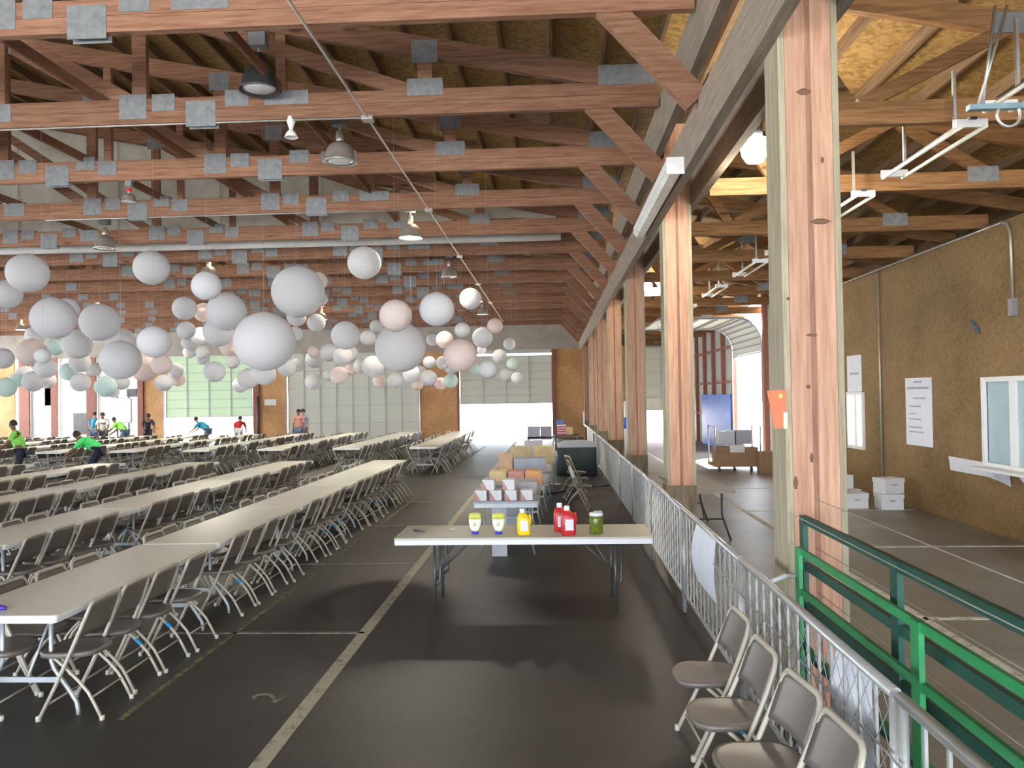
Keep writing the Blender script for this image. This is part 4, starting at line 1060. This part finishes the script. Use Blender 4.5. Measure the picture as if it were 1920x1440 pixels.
# ------------------------------------------------------------------ paper lanterns
LAN = '''52 512 32 w;13 552 23 w;100 597 35 w;126 580 19 w;187 604 32 w;284 502 30 w;387 536 26 w;346 578 21 w;382 586 17 p;425 584 35 w;410 622 27 w;67 629 16 w;60 661 23 p;105 651 14 m;145 645 25 w
227 642 25 w;289 641 28 w;226 675 34 w;349 619 16 w;354 642 13 w;355 660 11 w;381 660 12 w;375 630 16 w;5 672 17 w;86 690 17 w;80 667 13 w;129 697 15 m;150 680 17 w;151 717 16 w;175 692 13 w;11 726 16 m;31 713 12 m
62 715 17 w;47 703 15 w;88 713 14 w;198 725 18 m;228 717 13 w;212 735 10 w;271 692 22 p;303 684 18 p;260 658 12 p;275 672 14 p;307 718 15 w;328 695 14 w;334 712 12 p;402 697 19 w;380 672 12 w;431 650 18 p;465 710 19 w;450 722 14 w
436 678 13 w;559 547 48 w;496 640 55 w;597 527 17 p;602 560 13 w;556 594 18 w;593 605 17 w;554 626 14 w;683 493 31 w;742 592 31 p;751 651 48 w;819 580 33 w;882 560 21 w;648 629 27 w;690 634 15 w;706 612 13 w;655 663 16 w;617 661 17 w
643 668 18 w;590 673 17 w;588 660 11 p;587 716 15 w;616 704 11 w;636 704 17 p;660 692 12 p;678 686 15 w;700 687 21 w;495 700 22 w;538 690 17 w;558 684 13 w;805 679 12 w;811 637 12 w;834 637 17 p;863 666 32 p;867 619 15 w;905 633 20 w
830 680 13 w;846 688 14 w;712 714 13 p;741 713 15 w;772 701 17 w;787 698 13 w;783 721 11 p;804 709 16 w;826 719 12 p;845 714 14 m;892 692 10 m;916 692 18 w;928 611 15 p;955 645 12 w;961 683 12 m;970 709 12 w;951 702 14 w;937 668 14 w;903 656 9 w'''
L2 = [tuple(x.split()) for x in LAN.replace('\n', ';').split(';')]
L2 = [(float(a), float(b_), float(r_), k) for a, b_, r_, k in L2]
def lantern_mesh(m):
    mb = MB(); n = 24; prof = []
    for i in range(45):
        a = -PI/2+.2+(PI-.4)*i/44; rr = 1.0 if i % 4 == 0 else (.9965 if i % 2 else .995)
        prof.append((rr*math.cos(a), rr*.97*math.sin(a)))
    mb.lathe(prof, n); return mb.mesh('paper_shade', m)
LM = {'w': lantern_mesh(paper_m), 'p': lantern_mesh(paper_pink), 'm': lantern_mesh(paper_mint)}
ring = MB()
for z in (.951, -.951): ring.tube([(.2*math.cos(2*PI*i/14), .2*math.sin(2*PI*i/14), z) for i in range(15)], .012, 4, cap=False)
ring.tube([(-.2, 0, .951), (0, 0, .99), (.2, 0, .951)], .01, 4)
ring_me = ring.mesh('wire_ring', wire_m)
cord_me = MB().tube([(0, 0, 0), (0, 0, 1)], 1, 5).mesh('hanging_cord', wire_m)
tiers = [('topmost', 0, 560), ('second', 560, 622), ('middle', 622, 658), ('fourth', 658, 688), ('lowest', 688, 900)]
order = {}
for tn, lo, hi in tiers:
    for k, l in enumerate(sorted([l for l in L2 if lo <= l[1] < hi], key=lambda l: -l[0])): order[l] = (tn, k)
PLACED = []
for l in sorted(L2, key=lambda l: -l[2]):
    px, py, r_, k = l
    D = .72 if r_ > 45 else (.52 if r_ > 29 else (.45 if r_ > 19 else (.38 if r_ > 13 else .32)))
    d_ = D*F/(2*r_)
    for yt in sorted([y for y in TY if 6 < y < 33], key=lambda y: abs(y-min(d_, 29))):
        p = at(px, py, Y=yt); rad = r_*(p-EYE).length/F*.985
        if all(max(abs(p.x-c.x), abs(p.y-c.y)) > rad+rc+.005 for c, rc in PLACED): break
    else:
        for yt in sorted([y for y in TY if 6 < y < 33], key=lambda y: abs(y-min(d_, 29))):
            p = at(px, py, Y=yt); rad = r_*(p-EYE).length/F*.985
            if all(max(abs(p.x-c.x), abs(p.z-c.z), abs(p.y-c.y)) > rad+rc+.01 for c, rc in PLACED): break
    PLACED.append((p, rad))
    tn, n_ = order[l]
    size = 'very large' if r_ > 45 else ('large' if r_ > 29 else ('medium' if r_ > 19 else 'small'))
    tint = {'w': 'white', 'p': 'warm white', 'm': 'mint-tinted'}[k]
    t = thing('paper_lantern', '%s %s paper lantern, %s from the posts in the %s tier' % (size, tint, ORD[n_], tn), 'lantern', p, group='paper lanterns hung over the tables')
    o = bpy.data.objects.new('paper_shade', LM[k]); COL.objects.link(o); o.parent = t; o.scale = (rad,)*3; o.rotation_euler = (0, 0, random.random()*6)
    o = bpy.data.objects.new('wire_ring', ring_me); COL.objects.link(o); o.parent = t; o.scale = (rad,)*3
    o = bpy.data.objects.new('hanging_cord', cord_me); COL.objects.link(o); o.parent = t; o.location = (0, 0, rad*.985); o.scale = (.0011, .0011, 5.6-p.z-rad*.985)

# ------------------------------------------------------------------ people
def skin_obj(name, joints, edges, mat, parent, root=0, sub=2):
    me = bpy.data.meshes.new(name); me.from_pydata([j[0] for j in joints], edges, [])
    o = bpy.data.objects.new(name, me); COL.objects.link(o); o.parent = parent
    sk = o.modifiers.new('skin', 'SKIN'); sk.use_smooth_shade = True
    ly = me.skin_vertices[0].data if me.skin_vertices else None
    if ly is None:
        bpy.context.view_layer.objects.active = o
    for i, j in enumerate(joints):
        rr = j[1] if isinstance(j[1], tuple) else (j[1], j[1]); ly[i].radius = rr
    ly[root].use_root = True
    sb_ = o.modifiers.new('sub', 'SUBSURF'); sb_.levels = sub; sb_.render_levels = sub
    me.materials.append(mat); return o
def person(x, y, heading, bend, shirt, trousers, skin, label, arms='table', scale=1.0, headturn=0):
    """faces +x locally; bend = forward lean of the trunk"""
    t = thing('person', label, 'person', (x, y, 0), heading); t.scale = (scale,)*3
    sb_, cb = math.sin(bend), math.cos(bend)
    hipx = -.22*sb_
    def S(d_, f=0, w=0): return Vector((hipx+d_*sb_+f*cb, w, .93+d_*cb-f*sb_))   # along the spine
    nb_ = bend*.55
    neck = S(.53); hd = neck + Vector((math.sin(nb_)*.14+.01, 0, math.cos(nb_)*.14)); ht = neck+Vector((math.sin(nb_)*.25, 0, math.cos(nb_)*.25))
    J = [(S(0), (.115, .15)), (S(.2), (.10, .135)), (S(.38), (.11, .16)), (S(.48), (.06, .09)), (neck, .05), (hd, (.085, .075)), (ht, (.065, .06)),
         (hd+Vector((.095, 0, -.01)), .014)]
    E = [(0, 1), (1, 2), (2, 3), (3, 4), (4, 5), (5, 6), (5, 7)]
    arm_ix = []
    for s_ in (-1, 1):
        sh = S(.45, 0, s_*.19)
        if arms == 'table': el = sh+Vector((.12+.1*sb_, s_*.05, -.25)); ha = el+Vector((.20, -s_*.03, -.14))
        elif arms == 'down': el = sh+Vector((0, s_*.04, -.29)); ha = el+Vector((.05, 0, -.25))
        else: el = sh+Vector((.05, s_*.07, -.26)); ha = el+Vector((.22, -s_*.08, .02))
        b0 = len(J); dr = (ha-el).normalized()
        J += [(sh, .055), (el, .038), (ha, .026), (ha+dr*.06, (.022, .032))]; E += [(3, b0), (b0, b0+1), (b0+1, b0+2), (b0+2, b0+3)]
        arm_ix.append(b0)
        sidev = Vector((0, 1, 0)); dn = Vector((0, 0, -1))
        for fi, (off, ln) in enumerate(((-.027, .06), (-.009, .072), (.009, .068), (.027, .052))):
            b1 = len(J); J += [(ha+dr*.10+sidev*off, .0095), (ha+dr*(.10+ln*.6)+sidev*off*1.1+dn*.012, .008)]; E += [(b0+3, b1), (b1, b1+1)]
        b1 = len(J); J += [(ha+dr*.05-sidev*s_*.045, .011), (ha+dr*.09-sidev*s_*.055, .009)]; E += [(b0+2, b1), (b1, b1+1)]
    leg_ix = []
    for s_ in (-1, 1):
        b0 = len(J); J += [(Vector((hipx*.9, s_*.095, .86)), .085), (Vector((.02, s_*.11, .48)), .058), (Vector((-.02, s_*.12, .09)), .04), (Vector((.1, s_*.13, .04)), .038)]
        E += [(0, b0), (b0, b0+1), (b0+1, b0+2), (b0+2, b0+3)]; leg_ix.append(b0)
    skin_obj('body', J, E, skin, t, 0)
    # shirt
    def g(r_, a=.022): return (r_[0]+a, r_[1]+a) if isinstance(r_, tuple) else r_+a
    SJ = [(S(-.02), (.135, .17)), (S(.2), (.125, .16)), (S(.38), (.135, .18)), (S(.485), (.08, .11))]; SE = [(0, 1), (1, 2), (2, 3)]
    for b0 in arm_ix:
        sh, el = J[b0][0], J[b0+1][0]; i0 = len(SJ); SJ += [(sh, .075), (sh+(el-sh)*.75, .058)]; SE += [(3, i0), (i0, i0+1)]
    skin_obj('shirt', SJ, SE, shirt, t, 0)
    TJ = [(S(.0), (.13, .165))]; TE = []
    for b0 in leg_ix:
        i0 = len(TJ); TJ += [(J[b0][0], .105), (J[b0+1][0], .08), (J[b0+2][0]+Vector((0, 0, .04)), .065)]; TE += [(0, i0), (i0, i0+1), (i0+1, i0+2)]
    skin_obj('trousers', TJ, TE, trousers, t, 0)
    hc = hd+(ht-hd)*.45
    hm = MB(); prof = []
    for i in range(9):
        a = -.35+(PI/2+.35)*i/8; prof.append((.098*math.cos(a)+.0005, .115*math.sin(a)))
    hm.lathe(prof, 16); o = hm.build('hair', hair_m, t, (hc.x-.018, 0, hc.z)); o.rotation_euler = (0, bend*.5-.15, 0)
    for s_ in (-1, 1):
        ey = hd+Vector((.078, s_*.03, .03)); MB().lathe([(.0005, -.008), (.008, 0), (.0005, .008)], 8).build('eye', dshade, t, ey)
    return t
for (px, Y, hd_, bd, sh, trs, sk, lb, ar) in (
    (34, 20.3, 3.6, .30, lime, navy_s, skin_d, 'person in a lime shirt leaning over the tables beside the bright doorway', 'table'),
    (172, 20.6, 3.3, 1.15, lime2, navy_s, skin_d, 'person in a bright green shirt bending low in dark trousers', 'table'),
    (176, 34.5, 1.6, .2, cyan_s, denim, skin_l, 'person in a pale blue shirt behind the bending green-shirted worker', 'down'),
    (193, 33.0, -1.2, .25, whit_s, navy_s, skin_d, 'person in a white shirt with bare brown arms reaching down', 'table'),
    (228, 33.0, 3.1, .9, lime, denim, skin_d, 'person in a lime shirt bending below the white board', 'table'),
    (277, 33.5, -1.0, .6, navy_s, navy_s, skin_d, 'person in a navy top bowed over beside the orange pillar', 'table'),
    (383, 33.2, 3.2, 1.0, cyan_s, denim, skin_l, 'person in a blue shirt bending forward before the lit door', 'table'),
    (448, 33.8, 1.8, 1.05, red_s, whit_s, skin_l, 'person in a red shirt stooping beside the lit door', 'table'),
    (560, 32.8, -1.6, .0, pink_s, denim, skin_d, 'dark-haired person in a coral top standing by the closed grey door', 'down'),
    (568, 33.2, -1.5, .0, lav_s, denim, skin_l, 'person in lavender standing close behind the coral-topped person', 'down')):
    q = at(px, 800, Y=Y); person(q.x, Y, hd_, bd, sh, trs, sk, lb, ar, .98)

# ------------------------------------------------------------------ light
wd_ = bpy.data.worlds.new('sky'); SC.world = wd_; wd_.use_nodes = True
nt = wd_.node_tree; bg = nt.nodes['Background']
bg.inputs['Color'].default_value = (.84, .91, 1.0, 1); bg.inputs['Strength'].default_value = 4.6
sn = bpy.data.lights.new('sun', 'SUN'); sn.energy = 28; sn.angle = .01; sn.color = (1, .95, .86)
so = bpy.data.objects.new('sun', sn); COL.objects.link(so)
so.rotation_euler = Vector((.45, .62, .75)).to_track_quat('Z', 'Y').to_euler()
SC.view_settings.view_transform = 'Standard'; SC.view_settings.look = 'None'
SC.view_settings.exposure = 1.42; SC.view_settings.gamma = 1
cy_ = SC.cycles
cy_.use_denoising = True
cy_.max_bounces = 9; cy_.diffuse_bounces = 6; cy_.glossy_bounces = 3; cy_.transmission_bounces = 3
cy_.sample_clamp_indirect = 8; cy_.use_light_tree = True
